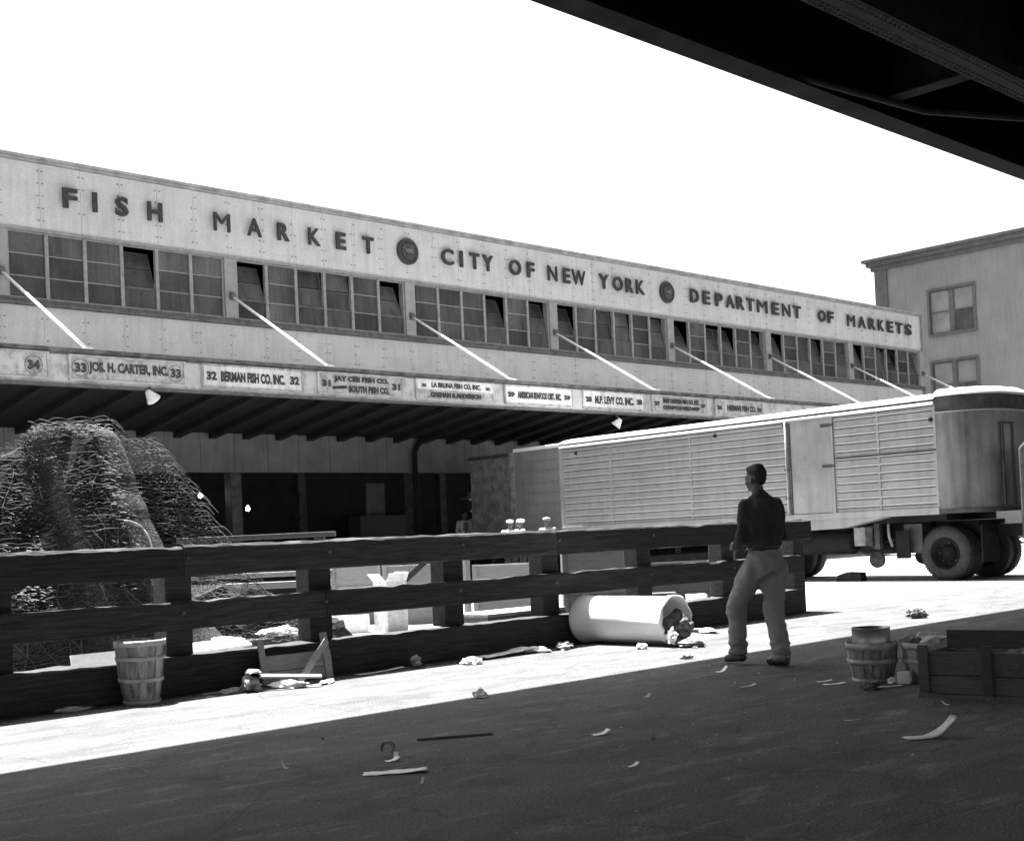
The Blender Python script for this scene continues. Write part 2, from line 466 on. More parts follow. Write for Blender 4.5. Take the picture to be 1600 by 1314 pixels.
for b in range(-4, 7):
    p0 = 18.55+6.22*(b-1)+.19
    if b < -2: continue
    for k in range(6):
        xc = p0+ww*(k+.5)
        w = link('window', fme, mk, loc=(xc-34, .03, 0))
        link('pane', pl, w, loc=(0, .02, z0+.04))
        a = OPEN.get(b, {}).get(k)
        if a is None:
            link('glazing_bar', bar_me, w, loc=(0, .015, t1)); link('glazing_bar', bar_me, w, loc=(0, .015, t2))
            link('pane', pm, w, loc=(0, .02, t1+.015)); link('pane', ptop, w, loc=(0, .02, t2+.014))
        else:
            link('glazing_bar', dbar_me, w, loc=(0, .01, t1))
            a *= 1.15
            s = link('sash', sash_me, w, loc=(0, .045, t1+.02), rot=(-a, 0, 0))
            for q in (0, 1):
                zz = .04+q*hs/2
                link('pane', sp, w, loc=(0, .045+math.sin(a)*zz, t1+.02+math.cos(a)*zz), rot=(-a, 0, 0))
# letters
def wall_letter(ch, xa, xb, zt, zb):
    w = xb-xa; h = zt-zb
    me = text_mesh(ch, h, .03, (0 if ch in 'MNW' else .006) if ch in 'MNWAK' else .014, 'letter', w if ch != 'I' else .12)
    link('letter', me, mk, loc=((xa+xb)/2-34, -.10, (zt+zb)/2))
for ch, a, b in [('F', 13.90, 14.27), ('I', 14.67, 14.78), ('S', 15.27, 15.62), ('H', 16.15, 16.56), ('M', 18.07, 18.56), ('A', 19.1, 19.55),
                 ('R', 20.07, 20.45), ('K', 21.1, 21.5), ('E', 22.06, 22.4), ('T', 23.02, 23.42)]:
    wall_letter(ch, a, b, 10.20, 9.71)
for ch, a, b in zip('CITYOFNEWYORKDEPARTMENTOFMARKETS',
                    [26.06, 26.81, 27.24, 27.79, 28.97, 29.79, 30.76, 31.5, 31.94, 33.31, 34.04, 34.73, 35.29, 38.42, 39.21, 39.98, 40.64, 41.33, 42.0, 42.72, 43.74, 44.47, 45.25, 47.13, 47.87, 49.42, 50.32, 51.2, 51.98, 52.8, 53.55, 54.38],
                    [26.55, 26.95, 27.65, 28.25, 29.5, 30.12, 31.2, 31.83, 32.6, 33.81, 34.56, 35.12, 35.75, 38.93, 39.62, 40.43, 41.17, 41.83, 42.5, 43.4, 44.2, 45.02, 45.8, 47.68, 48.3, 50.02, 50.9, 51.75, 52.5, 53.3, 54.13, 54.98]):
    wall_letter(ch, a, b, 10.24, 9.73)
for cx_ in (24.75, 37.09):
    rot = Matrix.Translation((cx_, WY-.02, 9.97)) @ Matrix.Rotation(PI/2, 4, 'X')
    md = mkb(MB().lathe([(0, 0), (.40, 0), (.40, .07), (.36, .10), (.31, .07), (0, .07)], 40, rot), 'medallion', 'letter', smooth=False)
    MB_ = MB().lathe([(.24, .069), (.26, .085), (.22, .10), (.17, .085), (.12, .10), (0, .115)], 32, rot)
    MB_.v = [tuple(MKI @ Vector(p)) for p in MB_.v]
    MB_.build('seal_relief', 'steelg', md, True)
    text('NYC', cx_-34, -.155, 9.97, .12, .26, md, 'steell', .008, .003, 'seal_lettering')
# canopy
mkb(MB().box(XL-.05, XR+.2, FY+.02, FY+.10, 4.82, 5.48), 'fascia', 'fascia')
mkb(MB().box(XL-.05, XR+.2, FY-.07, FY+.14, 5.485, 5.56).box(XL-.05, XR+.2, FY-.02, FY+.019, 5.43, 5.484), 'fascia_cornice', 'lip')
mkb(MB().box(XL-.05, XR+.2, FY-.03, FY+.14, 4.762, 4.815), 'fascia_bottom_flange', 'trim')
mkb(MB().box(XL-.05, XR+.2, FY+.15, WY+.03, 5.40, 5.50), 'canopy_roof', 'roof_bounce')
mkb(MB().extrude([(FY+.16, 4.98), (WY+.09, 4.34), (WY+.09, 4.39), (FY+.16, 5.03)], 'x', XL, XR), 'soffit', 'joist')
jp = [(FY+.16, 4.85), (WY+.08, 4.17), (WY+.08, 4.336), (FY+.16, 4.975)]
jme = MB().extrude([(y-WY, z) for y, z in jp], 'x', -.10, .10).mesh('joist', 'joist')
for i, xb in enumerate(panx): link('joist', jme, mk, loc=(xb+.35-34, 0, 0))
# ground storey: pale band, piers, dark interior
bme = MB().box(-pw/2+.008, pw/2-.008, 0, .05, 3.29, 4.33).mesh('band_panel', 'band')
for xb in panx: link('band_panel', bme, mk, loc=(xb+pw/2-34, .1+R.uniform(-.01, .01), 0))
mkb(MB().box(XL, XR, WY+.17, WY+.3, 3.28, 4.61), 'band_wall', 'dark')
for p in PIL[1:]:
    mkb(MB().box(p-.16, p+.16, WY+.10, WY+.42, .35, 3.275), 'pier', 'steelg')
    mkb(MB().box(p-.14, p+.14, WY+6, WY+6.3, .35, 4.65), 'interior_column', 'steelg')
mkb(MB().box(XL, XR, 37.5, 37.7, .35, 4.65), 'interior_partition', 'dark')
mkb(MB().box(28.75, 29.6, 37.40, 37.49, 2.0, 3.42), 'interior_doorway_panel', 'band')
mkb(MB().box(27.6, 30.1, 36.3, 37.0, .35, 2.2), 'interior_stall', 'woodd')
mkb(MB().box(20.5, 22.6, 36.3, 37.0, .35, 1.9), 'interior_stall', 'woodd')
mkb(MB().tube([(24.62, WY-.12, .35), (24.62, WY-.12, 3.85), (24.70, WY-.12, 4.05), (24.98, WY-.12, 4.32), (25.0, WY-.12, 5.0)], .085, 10), 'downpipe', 'black', smooth=True)
tag(MB().box(XL, XR, WY-1.6, 45.9, 0, .345).build('loading_platform', 'steelg'), kind='structure')
# tie rods
for p in PIL[2:]:
    rd = mkb(MB().tube([(p, WY-.07, 8.0), (p, FY-.02, 5.56)], .038, 8), 'tie_rod', 'rod', smooth=True)
    pb = MB().box(p-.07, p+.07, WY-.13, WY-.061, 7.9, 8.1).lathe([(.0, -.05), (.075, -.05), (.075, .05), (0, .05)], 10, Matrix.Translation((p, WY-.15, 8.0)))
    pb.v = [tuple(MKI @ Vector(q)) for q in pb.v]; pb.build('rod_bracket', 'trim', rd)
    pb = MB().box(p-.09, p+.09, FY-.10, FY+.05, 5.562, 5.60)
    pb.v = [tuple(MKI @ Vector(q)) for q in pb.v]; pb.build('rod_plate', 'lampw', rd)

# shop signs along the canopy
SG = 'shop signs along the canopy fascia'
def sign(xa, xb, m, lines, num, label, z0=4.93, z1=5.40, numsize=.2):
    xc = (xa+xb)/2; w = xb-xa
    t = empty('shop_sign', (xc, FY+.015, z0), 0, label, 'sign', SG)
    MB().box(-w/2, w/2, -.04, 0, 0, z1-z0).build('board', m, t, bevel=.004)
    MB().box(-w/2-.05, w/2+.05, -.065, -.002, z1-z0+.002, z1-z0+.035).box(-w/2-.05, w/2+.05, -.065, -.002, -.035, -.002).box(-w/2-.05, -w/2-.002, -.055, -.002, 0, z1-z0).box(w/2+.002, w/2+.05, -.055, -.002, 0, z1-z0).build('moulding', 'fascia' if m == 'signg' else 'signg', t)
    for (txt, tx, tz, th, tw, tilt) in lines:
        text(txt, tx, -.05, tz, th, tw, t, 'letter_soft', .004, .012, 'lettering', (0, tilt, 0))
    if num:
        for sx in (-1, 1):
            text(num, sx*(w/2-.2), -.05, (z1-z0)/2, numsize, .26, t, 'letter_soft', .004, .010, 'number')
    return t
h2 = .235
s = empty('shop_sign', (10.1, FY+.015, 4.93), 0, 'shop sign cut by the left picture edge, numbered 34 in a ring', 'sign', SG)
MB().box(-1.34, 1.34, -.04, 0, 0, .49).build('board', 'signg', s, bevel=.004)
MB().box(-1.39, 1.39, -.065, -.002, .492, .525).box(-1.39, 1.39, -.065, -.002, -.035, -.002).box(1.342, 1.39, -.055, -.002, 0, .49).build('moulding', 'fascia', s)
text('34', 1.06, -.05, h2, .2, .26, s, 'letter_soft', .004, .01, 'number')
def ring(t, x, z, r=.19):
    MB().lathe([(r, 0), (r, .006), (r-.012, .006), (r-.012, 0)], 28, Matrix.Translation((x, -.041, z)) @ Matrix.Rotation(PI/2, 4, 'X'), True).build('number_ring', 'trim', t)
ring(s, 1.06, h2)
s = sign(11.96, 14.57, 'signg', [('JOS. H. CARTER, INC.', 0, h2+.005, .27, 1.84, 0)], '33', 'grey streaked sign reading JOS. H. CARTER, INC. with 33 in rings')
ring(s, -1.105, h2); ring(s, 1.105, h2)
sign(15.07, 17.71, 'signw', [('BERMAN FISH CO. INC.', -.02, h2, .24, 1.72, 0)], '32', 'white sign reading BERMAN FISH CO. INC. between the two numbers 32')
sign(18.23, 20.8, 'signg', [('JAY CEE FISH CO.', 0, h2+.11, .17, 1.7, 0), ('SOUTH FISH CO.', .22, h2-.115, .17, 1.28, 0), ('SUCCESSOR', -.68, h2-.09, .075, .46, -.09)], '31', 'stained grey sign reading JAY CEE FISH CO. over SOUTH FISH CO.', numsize=.17)
s = sign(21.31, 23.97, 'signg', [('CARMAN & ANDERSON', 0, .105, .14, 1.8, 0)], None, 'two line sign, white LA BRUNA FISH strip over grey CARMAN & ANDERSON')
MB().box(-1.33, 1.33, -.07, -.042, .235, .47).build('upper_board', 'signw', s, bevel=.003)
text('LA BRUNA FISH CO. INC.', 0, -.078, .355, .14, 1.75, s, 'letter_soft', .003, .008)
for sx in (-1, 1): text('30', sx*1.13, -.078, .33, .09, .16, s, 'letter_soft', .003, .004, 'number')
sign(24.48, 27.13, 'signw', [('AMERICAN SEAFOOD DIST. INC.', 0, h2, .20, 1.75, 0)], '29', 'white sign reading AMERICAN SEAFOOD DIST. INC. with a small 29 each end', numsize=.14)
sign(27.65, 30.34, 'signw', [('M.P. LEVY CO. INC.', 0, h2, .24, 1.75, 0)], '28', 'white sign reading M.P. LEVY CO. INC. over a black soot stain', numsize=.16)
sign(30.8, 33.52, 'signg', [('EAST DEEPSEA FISH CO. INC.', .05, h2+.1, .15, 1.85, 0), ('COMMISSION MERCHANTS', .05, h2-.11, .13, 1.85, 0)], '27', 'pale two line sign of small crowded letters, nearly hidden by trailer roof', numsize=.13)
sign(34.0, 36.63, 'signg', [('HERMAN FISH CO.', .1, h2, .2, 1.6, 0)], '26', 'farthest grey sign, its right half behind the trailer roof', numsize=.15)

# canopy flood lights
def flood(x, z, rx, ry, label):
    t = empty('flood_light', (x, FY-.1, z), 0, label, 'flood light', 'flood lights on the canopy edge')
    mt = Matrix.Rotation(ry, 4, 'Y') @ Matrix.Rotation(rx, 4, 'X')
    MB().lathe([(.045, .16), (.06, .15), (.10, .05), (.155, -.09), (.16, -.10), (.15, -.09), (.095, .045), (.05, .14)], 24, mt, True).build('lamp_shade', 'lampw', t, True)
    MB().lathe([(0, -.07), (.05, -.05), (.07, 0), (.05, .05), (.03, .12), (0, .12)], 16, mt).build('lamp_bulb', 'lampw', t, True)
    MB().tube([tuple(mt @ Vector((0, 0, .15))), (0, .03, .22), (0, .1, 4.80-z)], .018, 6).build('bracket', 'trim', t, True)
flood(13.72, 4.62, -.55, -.35, 'white cone flood light hanging below the JOS. H. CARTER sign')
flood(29.0, 4.48, .5, .5, 'white flood light under the canopy just above the trailer roof')
for x, y, z, l in [(18.16, 31.0, 2.72, 'bare lit bulb high in the dark hall, just right of the net heap'), (19.64, 31.0, 2.34, 'single bare lit bulb hanging in the dark hall')]:
    t = empty('bare_bulb', (x, y, z), 0, l, 'light bulb', 'lit bulbs inside the market hall')
    MB().lathe([(0, -.06), (.04, -.045), (.06, 0), (.045, .05), (.02, .09), (0, .09)], 14).build('bulb', 'bulb', t, True)
    MB().tube([(0, 0, .09), (0, 0, 4.6-z)], .012, 5).build('cord', 'black', t)
t = empty('pendant_lamp', (28.06, 31.0, 2.55), 0, 'shaded pendant lamp hanging above the two men in the dark hall', 'pendant lamp')
MB().lathe([(.03, .2), (.07, .18), (.10, .05), (.28, -.02), (.29, -.03), (.27, -.03), (.09, .03), (.05, .15)], 24, None, True).build('lamp_shade', 'steell', t, True)
MB().lathe([(0, -.09), (.04, -.07), (.05, -.02), (.02, .05), (0, .05)], 12).build('bulb', 'lampw', t, True)
MB().tube([(0, 0, .2), (0, 0, 1.85)], .015, 5).build('cord', 'black', t)

# ------------------------------------------------------------------ brick block on the right
BX = 65.0
fb = empty('street_building', (BX, 28, 0), 0, 'plain grey building with dark heavy cornice and paired windows behind the hall end', 'building')
def fbp(mb, name, m, parent=None, bevel=0):
    mb.v = [(p[0]-BX, p[1]-28, p[2]) for p in mb.v]
    return mb.build(name, m, parent or fb, bevel=bevel)
WZ = [(7.15, 9.6), (11.15, 13.5), (3.2, 5.6)]
WYs = [(31.35, 33.85), (25.2, 27.7), (19.0, 21.5), (13.0, 15.5)]
# wall as blocks round the openings
cuts_y = sorted([9.0] + [v for a in WYs for v in a] + [37.0]); wall = MB()
for (a, b) in zip(cuts_y[:-1], cuts_y[1:]):
    if (a, b) in [tuple(w) for w in WYs]:
        zz = [0, 3.2, 5.6, 7.15, 9.6, 11.15, 13.5, 15.2]
        for q in range(0, 8, 2): wall.box(BX, BX+.4, a, b, zz[q], zz[q+1])
    else: wall.box(BX, BX+.4, a, b, 0, 15.2)
wall.box(BX+.4, BX+14, 36.6, 37.0, 0, 15.2).box(BX+.4, BX+14, 9, 9.4, 0, 15.2).box(BX+.4, BX+14, 9.4, 36.6, 15.0, 15.2)
fbp(wall, 'wall', 'brick')
fbp(MB().box(BX+1.6, BX+1.8, 9.5, 36.5, 0, 15), 'inner_wall', 'dark')
fbp(MB().box(BX-.12, BX+14, 8.8, 37.25, 15.201, 15.45).box(BX-.28, BX+14, 8.7, 37.45, 15.452, 15.7).box(BX-.42, BX+14, 8.6, 37.65, 15.702, 15.85), 'cornice', 'btrim')
fbp(MB().box(BX-.08, BX-.002, 36.3, 37.05, 0, 15.2), 'corner_pier', 'btrim')
for (a, b) in WYs:
    for (c, d) in WZ:
        w = fbp(MB().box(BX-.05, BX+.12, a-.14, a, c-.12, d+.14).box(BX-.05, BX+.12, b, b+.14, c-.12, d+.14).box(BX-.07, BX+.12, a, b, d, d+.14).box(BX-.09, BX+.12, a, b, c-.12, c), 'window', 'btrim')
        m_ = (a+b)/2; zc = (c+d)/2
        s = MB().box(BX+.0, BX+.12, m_-.09, m_+.09, c, d)
        for (ya, yb) in ((a, m_-.09), (m_+.09, b)):
            s.box(BX+.03, BX+.1, ya, ya+.07, c, d).box(BX+.03, BX+.1, yb-.07, yb, c, d).box(BX+.03, BX+.1, ya+.07, yb-.07, zc-.04, zc+.04).box(BX+.03, BX+.1, ya+.07, yb-.07, d-.07, d).box(BX+.03, BX+.1, ya+.07, yb-.07, c, c+.07)
        s.v = [(p[0]-BX, p[1]-28, p[2]) for p in s.v]; s.build('sash', 'btrim', w)
        for k, (ya, yb) in enumerate(((a, m_-.09), (m_+.09, b))):
            for (za, zb) in ((c+.07, zc-.04), (zc+.04, d-.07)):
                dark = (k == 0 and za < zc)
                q = MB().box(BX+.07, BX+.08, ya+.07, yb-.07, za, zb); q.v = [(p[0]-BX, p[1]-28, p[2]) for p in q.v]
                q.build('pane', 'glass' if dark else 'glass2', w)

# ------------------------------------------------------------------ elevated highway overhead
vz = 7.41; VY = 10.25
vi = empty('elevated_highway', (20, VY, 0), 0, 'dark riveted steel highway viaduct overhead at the top right', 'viaduct')
def vp(mb, name, m, kind=None, smooth=False):
    mb.v = [(p[0]-20, p[1]-VY, p[2]) for p in mb.v]
    o = mb.build(name, m, vi, smooth)
    if kind: o['kind'] = kind
    return o
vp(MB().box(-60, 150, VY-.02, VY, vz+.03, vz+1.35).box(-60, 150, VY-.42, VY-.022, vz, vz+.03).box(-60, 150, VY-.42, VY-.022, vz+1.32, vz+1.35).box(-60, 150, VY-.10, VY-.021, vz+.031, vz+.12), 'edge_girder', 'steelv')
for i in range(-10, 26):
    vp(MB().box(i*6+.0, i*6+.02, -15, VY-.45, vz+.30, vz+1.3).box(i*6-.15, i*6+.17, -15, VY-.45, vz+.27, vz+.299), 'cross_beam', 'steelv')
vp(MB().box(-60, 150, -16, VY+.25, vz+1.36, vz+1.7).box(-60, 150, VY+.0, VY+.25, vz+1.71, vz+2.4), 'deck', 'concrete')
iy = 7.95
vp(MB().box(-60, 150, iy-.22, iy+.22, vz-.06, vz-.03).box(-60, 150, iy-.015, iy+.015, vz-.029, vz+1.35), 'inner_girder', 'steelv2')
rv = MB()
xx = 4.0
while xx < 26:
    for dy in (-.17, -.09, .09, .17):
        rv.lathe([(.022, -.0005), (.018, -.014), (0, -.02)], 6, Matrix.Translation((xx+(.05 if abs(dy) > .1 else 0), iy+dy, vz-.06)))
    xx += .11
vp(rv, 'rivets', 'black', 'stuff')
for y_ in (1.5, -5.0, -12.0):
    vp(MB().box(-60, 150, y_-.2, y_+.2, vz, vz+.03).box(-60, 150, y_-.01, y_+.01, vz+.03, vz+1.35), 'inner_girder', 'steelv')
vp(MB().tube([(15.2, VY-.3, vz+.12), (17.8, 9.2, vz-.12), (20.5, 7.9, vz-.12), (23, 6.2, vz-.05)], .05, 6), 'conduit', 'steelv2', smooth=True)
for cx_ in (-21.5, 2.0, 28.6, 52, 75, 98):
    for cy in (9.9, 1.5, -5, -12):
        if cx_ == 2.0 and cy < 9: continue
        vp(MB().box(cx_-.2, cx_+.2, cy-.18, cy-.15, 0, vz-.07).box(cx_-.2, cx_+.2, cy+.15, cy+.18, 0, vz-.07).box(cx_-.015, cx_+.015, cy-.15, cy+.15, 0, vz-.07), 'column', 'steelv')

# ------------------------------------------------------------------ trailer and tractor
tr = empty('semi_trailer', (22.90, 11.0, 0), math.radians(-3.0), 'long ribbed aluminium trailer with white roof and side door, parked across the street', 'trailer')
TW, TL, TZ0, TZ1 = 2.44, 11.5, 1.36, 3.50
def outline(x0, x1, y0, y1, r, n=10):
    pts = []
    for k in range(n+1):
        a = PI + k*(PI/2)/n; pts.append((x0+r+r*math.cos(a), y0+r+r*math.sin(a)))
    for k in range(n+1):
        a = 1.5*PI + k*(PI/2)/n; pts.append((x1-r+r*math.cos(a), y0+r+r*math.sin(a)))
    pts += [(x1, y1), (x0, y1)]
    return pts
NR = .95
MB().extrude(outline(0, TW, NR*0+NR+.02, TL, .001, 1), 'z', TZ0, TZ1-.002).build('body', 'alu', tr)
# nose: rounded front as its own shell
nm = MB().extrude(outline(-.01, TW+.01, 0, NR+.018, NR, 14), 'z', TZ0, TZ1-.25)
nm.build('nose', 'nose', tr, False)

MB().extrude(outline(-.012, TW+.012, -.002, NR+.018, NR, 14), 'z', TZ1-.248, TZ1+.04).build('nose_cap', 'steelg', tr)
MB().extrude(outline(-.03, TW+.03, -.02, NR+.016, NR+.02, 14), 'z', TZ1-.275, TZ1-.251).build('nose_moulding', 'rib', tr)
# roof, cambered, round-edged
rp = []
for k in range(13):
    t = k/12; x_ = -.03 + t*(TW+.06); zz = TZ1 + .03 + .17*math.sin(PI*min(1, max(0, t)))**.6
    rp.append((x_, zz))
rp = [(-.03, TZ1)] + rp + [(TW+.03, TZ1)]
MB().extrude(rp, 'y', NR+.02, TL+.02).build('roof', 'roofw', tr, False, .012)
# nose roof dome
dm = MB()
ol = outline(-.03, TW+.03, -.03, NR+.018, NR, 14)
cxd, cyd = TW/2, NR+.015
rings = []
for s_, z_ in ((1.0, TZ1+.042), (1.0, TZ1+.07), (.96, TZ1+.13), (.85, TZ1+.19), (.6, TZ1+.22), (.01, TZ1+.23)):
    b = len(dm.v)
    for (p, q) in ol: dm.v.append((cxd+(p-cxd)*s_, cyd+(q-cyd)*s_, z_))
    rings.append(b)
n_ = len(ol)
for a, b in zip(rings[:-1], rings[1:]):
    for k in range(n_):
        k2 = (k+1) % n_; dm.f.append((a+k, a+k2, b+k2, b+k))
dm.build('nose_roof', 'roofw', tr, True)
MB().box(-.045, -.012, NR+.02, TL, TZ1-.105, TZ1-.045).build('side_top_rail', 'roofw', tr, bevel=.006)
MB().box(-.02, -.001, NR+.02, TL, TZ1-.044, TZ1-.001).box(-.015, -.001, NR+.02, TL, TZ1-.125, TZ1-.106).build('rail_shadow_strip', 'black', tr)  # black strips painting the shadow lines above and below the rail
MB().box(-.045, .0, NR+.0, TL, TZ0-.07, TZ0+.06).build('side_bottom_rail', 'alu', tr, bevel=.006)
MB().extrude([(p, q) for p, q in outline(-.03, TW+.03, -.02, NR+.0, NR, 14)], 'z', TZ0-.06, TZ0+.02).build('nose_bottom_rail', 'steelg', tr)
# door on the side; local y of pixels measured on the photograph
dy0, dy1 = 3.35, 4.35        # smooth door
rib_spans = [(NR+.05, dy0-.10), (dy1+.12, TL-.12)]
zr = TZ0+.16
k = 0
while zr < TZ1-.16:
    for (a, b) in rib_spans:
        MB().extrude([(-.016, zr), (-.010, zr+.016), (-.001, zr+.020), (-.001, zr-.012), (-.012, zr-.010)], 'y', a, b).build('rib', 'rib', tr)
        MB().box(-.006, -.0012, a, b, zr-.034, zr-.014).build('rib_shadow_line', 'steelg', tr)  # dark strip standing in for the shadow under each rib
    zr += .163; k += 1
MB().box(-.025, -.001, dy0, dy1, TZ0+.07, TZ1-.13).build('side_door', 'alud', tr, bevel=.006)
MB().box(-.05, -.001, dy1+.0, dy1+.07, TZ0+.06, TZ1-.1).build('door_post', 'steelg', tr, bevel=.008)
MB().box(-.04, -.001, dy0-.07, dy0-.01, TZ0+.06, TZ1-.1).build('door_post', 'alu', tr, bevel=.006)
MB().box(-.05, -.001, dy0-.07, dy1+.07, TZ1-.13, TZ1-.09).build('door_head', 'alu', tr)
MB().tube([(-.06, dy1+.10, TZ0+.1), (-.06, dy1+.10, TZ1-.12)], .02, 6).build('door_lock_rod', 'alu', tr, True)
for z_ in (1.75, 2.35, 3.3): MB().box(-.07, -.051, dy1+.04, dy1+.16, z_, z_+.05).build('door_hinge', 'steelg', tr)
for z_ in (2.36, 3.2): MB().box(-.045, -.026, dy0-.08, dy0+.22, z_, z_+.06).build('door_strap', 'steelg', tr, bevel=.004)
for y_ in (NR+.03, 2.24, 7.16, 9.72, TL-.05):
    MB().box(-.014, -.001, y_-.025, y_+.025, TZ0+.06, TZ1-.07).build('vertical_seam', 'alud', tr)
MB().box(-.030, -.002, NR+.02, dy0-.1, 2.52, 2.545).build('dark_seam', 'steelg', tr)
for y_, z_ in ((1.05, 3.12), (6.4, 3.28), (10.9, 3.25)):
    MB().lathe([(0, .0), (.045, 0), (.04, .03), (0, .045)], 12, Matrix.Translation((-.015, y_, z_)) @ Matrix.Rotation(-PI/2, 4, 'Y')).build('marker_lamp', 'black', tr)
MB().box(TW/2-.55, TW/2-.47, -.02, -.0025, TZ0+.05, 2.95).box(TW/2-.15, TW/2-.09, -.02, -.0025, TZ0+.05, 2.95).box(TW/2-.6, TW/2-.05, -.02, -.0025, 2.96, 3.0).build('nose_hose_trim', 'steelg', tr)
MB().box(.3, 2.2, 1.0, TL-.2, 1.16, 1.30).build('chassis_rails', 'black', tr)
# rear door edge
MB().box(0.0, TW, TL+.001, TL+.05, TZ0, TZ1-.002).build('rear_doors', 'alud', tr)
# skirt box and tank
MB().extrude([(2.2, 1.28), (3.15, 1.10), (4.6, 1.06), (4.6, 1.288), (2.2, 1.288)], 'x', -.02, .45).build('skirt_box', 'alu', tr, bevel=.01)
MB().lathe([(0, 3.1), (.2, 3.1), (.24, 3.14), (.24, 4.5), (.2, 4.54), (0, 4.54)], 24, Matrix.Translation((.35, 0, .80)) @ Matrix.Rotation(-PI/2, 4, 'X')).build('air_tank', 'black', tr, True)
# landing gear
lg = MB()
for x_ in (.45, 1.95):
    lg.box(x_-.06, x_+.06, 2.57, 2.69, .42, 1.18).tube([(x_, 2.63, 1.1), (x_, 3.3, 1.15)], .025, 6).tube([(x_, 2.63, .6), (x_, 3.4, 1.1)], .022, 6)
lg.tube([(.45, 2.63, .6), (1.95, 2.63, .6)], .03, 6).tube([(.45, 2.63, .6), (1.95, 2.63, 1.1)], .02, 6)
lgo = lg.build('landing_leg', 'steelg', tr)
for x_ in (.30, 2.0):
    MB().lathe([(0, 0), (.05, 0), (.05, .02), (.16, .02), (.17, .05), (.16, .12), (.05, .12), (0, .10)], 20, Matrix.Translation((x_, 2.63, .43)) @ Matrix.Rotation(PI/2, 4, 'Y')).build('landing_roller', 'steelg', lgo, True)
MB().box(.3, .34, 1.55, 1.95, .55, 1.12).build('mud_flap', 'steelg', tr)
MB().box(.2, .5, 2.78, 3.05, .72, 1.1).build('tool_box', 'steell', tr, bevel=.01)
MB().tube([(.15, 2.2, 1.15), (.13, 2.18, .9), (.2, 2.16, .70)], .03, 6).build('air_hose', 'steell', tr, True)

def wheel(x, y, parent, side=-1, r=.53, w=.27, worn=False, dual=True):
    """side -1: outer face towards -x"""
    wo = empty('wheel', (x, y, r)); wo.parent = parent
    mt = Matrix.Rotation(PI/2, 4, 'Y') if side > 0 else Matrix.Rotation(-PI/2, 4, 'Y')
    prof = [(r*.56, w/2-.03), (r*.60, w/2+.005), (r*.80, w/2+.02), (r*.93, w/2-.0), (r*.985, w/2-.05), (r, w/2-.10), (r, -w/2+.10), (r*.985, -w/2+.05), (r*.93, -w/2), (r*.6, -w/2), (r*.56, -w/2+.03)]
    MB().lathe(prof, 48, mt, True).build('tire', 'tirew' if worn else 'tire', wo, True)
    tb = MB()
    for k in range(60):
        a = 2*PI*k/60
        m2 = mt @ Matrix.Rotation(a, 4, 'Z')
        tb.box(r*.93, r*1.000, -.011, .011, w/2-.06, w/2-.018, m2).box(r*.97, r*1.006, -.012, .012, -w/2+.05, w/2-.07, m2)
    tb.build('tread', 'tirew' if worn else 'tire', wo)
    MB().lathe([(r*.57, w/2-.02), (r*.58, w/2+.01), (r*.54, w/2+.01), (r*.50, -.02), (r*.30, -.05), (r*.26, .03), (r*.18, .05), (0, .05)], 32, mt).build('rim', 'black', wo, True)
    nb = MB()
    for k in range(8):
        a = 2*PI*k/8
        nb.lathe([(0, .0), (.018, 0), (.018, .03), (0, .03)], 6, mt @ Matrix.Translation((r*.38*math.cos(a), r*.38*math.sin(a), -.05)))
    nb.build('wheel_nuts', 'steelg', wo)
    return wo
MB().tube([(.5, 1.2, 1.0), (.5, 2.9, .72)], .028, 6).tube([(1.9, 1.2, 1.0), (1.9, 2.9, .72)], .028, 6).tube([(.4, 3.0, .62), (.4, 1.55, .62)], .02, 6).tube([(.35, 2.9, .52), (.35, 1.6, .50)], .016, 6).build('brace_rods', 'black', tr)
MB().box(.9, 1.5, 1.7, 3.6, .70, 1.158).box(.6, 1.9, 4.2, 4.9, .8, 1.158).build('spare_carrier', 'black', tr)
MB().lathe([(0, -.14), (.42, -.14), (.5, -.08), (.5, .08), (.42, .14), (0, .14)], 28, Matrix.Translation((1.2, 3.0, .68))).build('spare_tire', 'tire', tr, True)
MB().box(.16, .2, 1.75, 2.05, .45, 1.0).build('hanging_flap', 'black', tr)
# trailer axle, mid body
for yy in (5.75,):
    wheel(.22, yy, tr); wheel(.56, yy, tr); wheel(TW-.22, yy, tr, 1); wheel(TW-.56, yy, tr, 1)
    MB().tube([(.3, yy, .53), (TW-.3, yy, .53)], .07, 8).box(.6, .75, yy-.6, yy+.6, .75, .85).box(TW-.75, TW-.6, yy-.6, yy+.6, .75, .85).box(.6, .8, yy-.7, yy+.7, .9, 1.159).box(TW-.8, TW-.6, yy-.7, yy+.7, .9, 1.159).build('axle', 'black', tr)
MB().box(.15, .17, yy+.62, yy+.66, .4, 1.1).build('rear_mud_flap', 'black', tr)

tk = empty('tractor_truck', (22.95, 11.0, 0), math.radians(-3.0), 'dark tractor unit coupled under the ribbed trailer nose, cab at the right edge', 'truck')
wheel(.36, 1.06, tk, worn=True); wheel(.70, 1.06, tk); wheel(TW-.30, 1.06, tk, 1); wheel(TW-.64, 1.06, tk, 1)
MB().tube([(.3, 1.06, .53), (TW-.3, 1.06, .53)], .10, 10).lathe([(0, -.2), (.2, -.12), (.24, 0), (.2, .12), (0, .2)], 16, Matrix.Translation((1.22, 1.06, .53))).build('rear_axle', 'black', tk, True)
MB().box(.78, .88, -4.2, 1.75, .82, 1.05).box(1.56, 1.66, -4.2, 1.75, .82, 1.05).box(.88, 1.56, 1.5, 1.6, .84, 1.02).build('chassis_frame', 'black', tk)
MB().box(.7, 1.74, .6, 1.5, 1.055, 1.155).build('fifth_wheel', 'black', tk)
MB().box(.2, .82, .25, .28, .35, 1.05).build('mud_flap', 'black', tk)
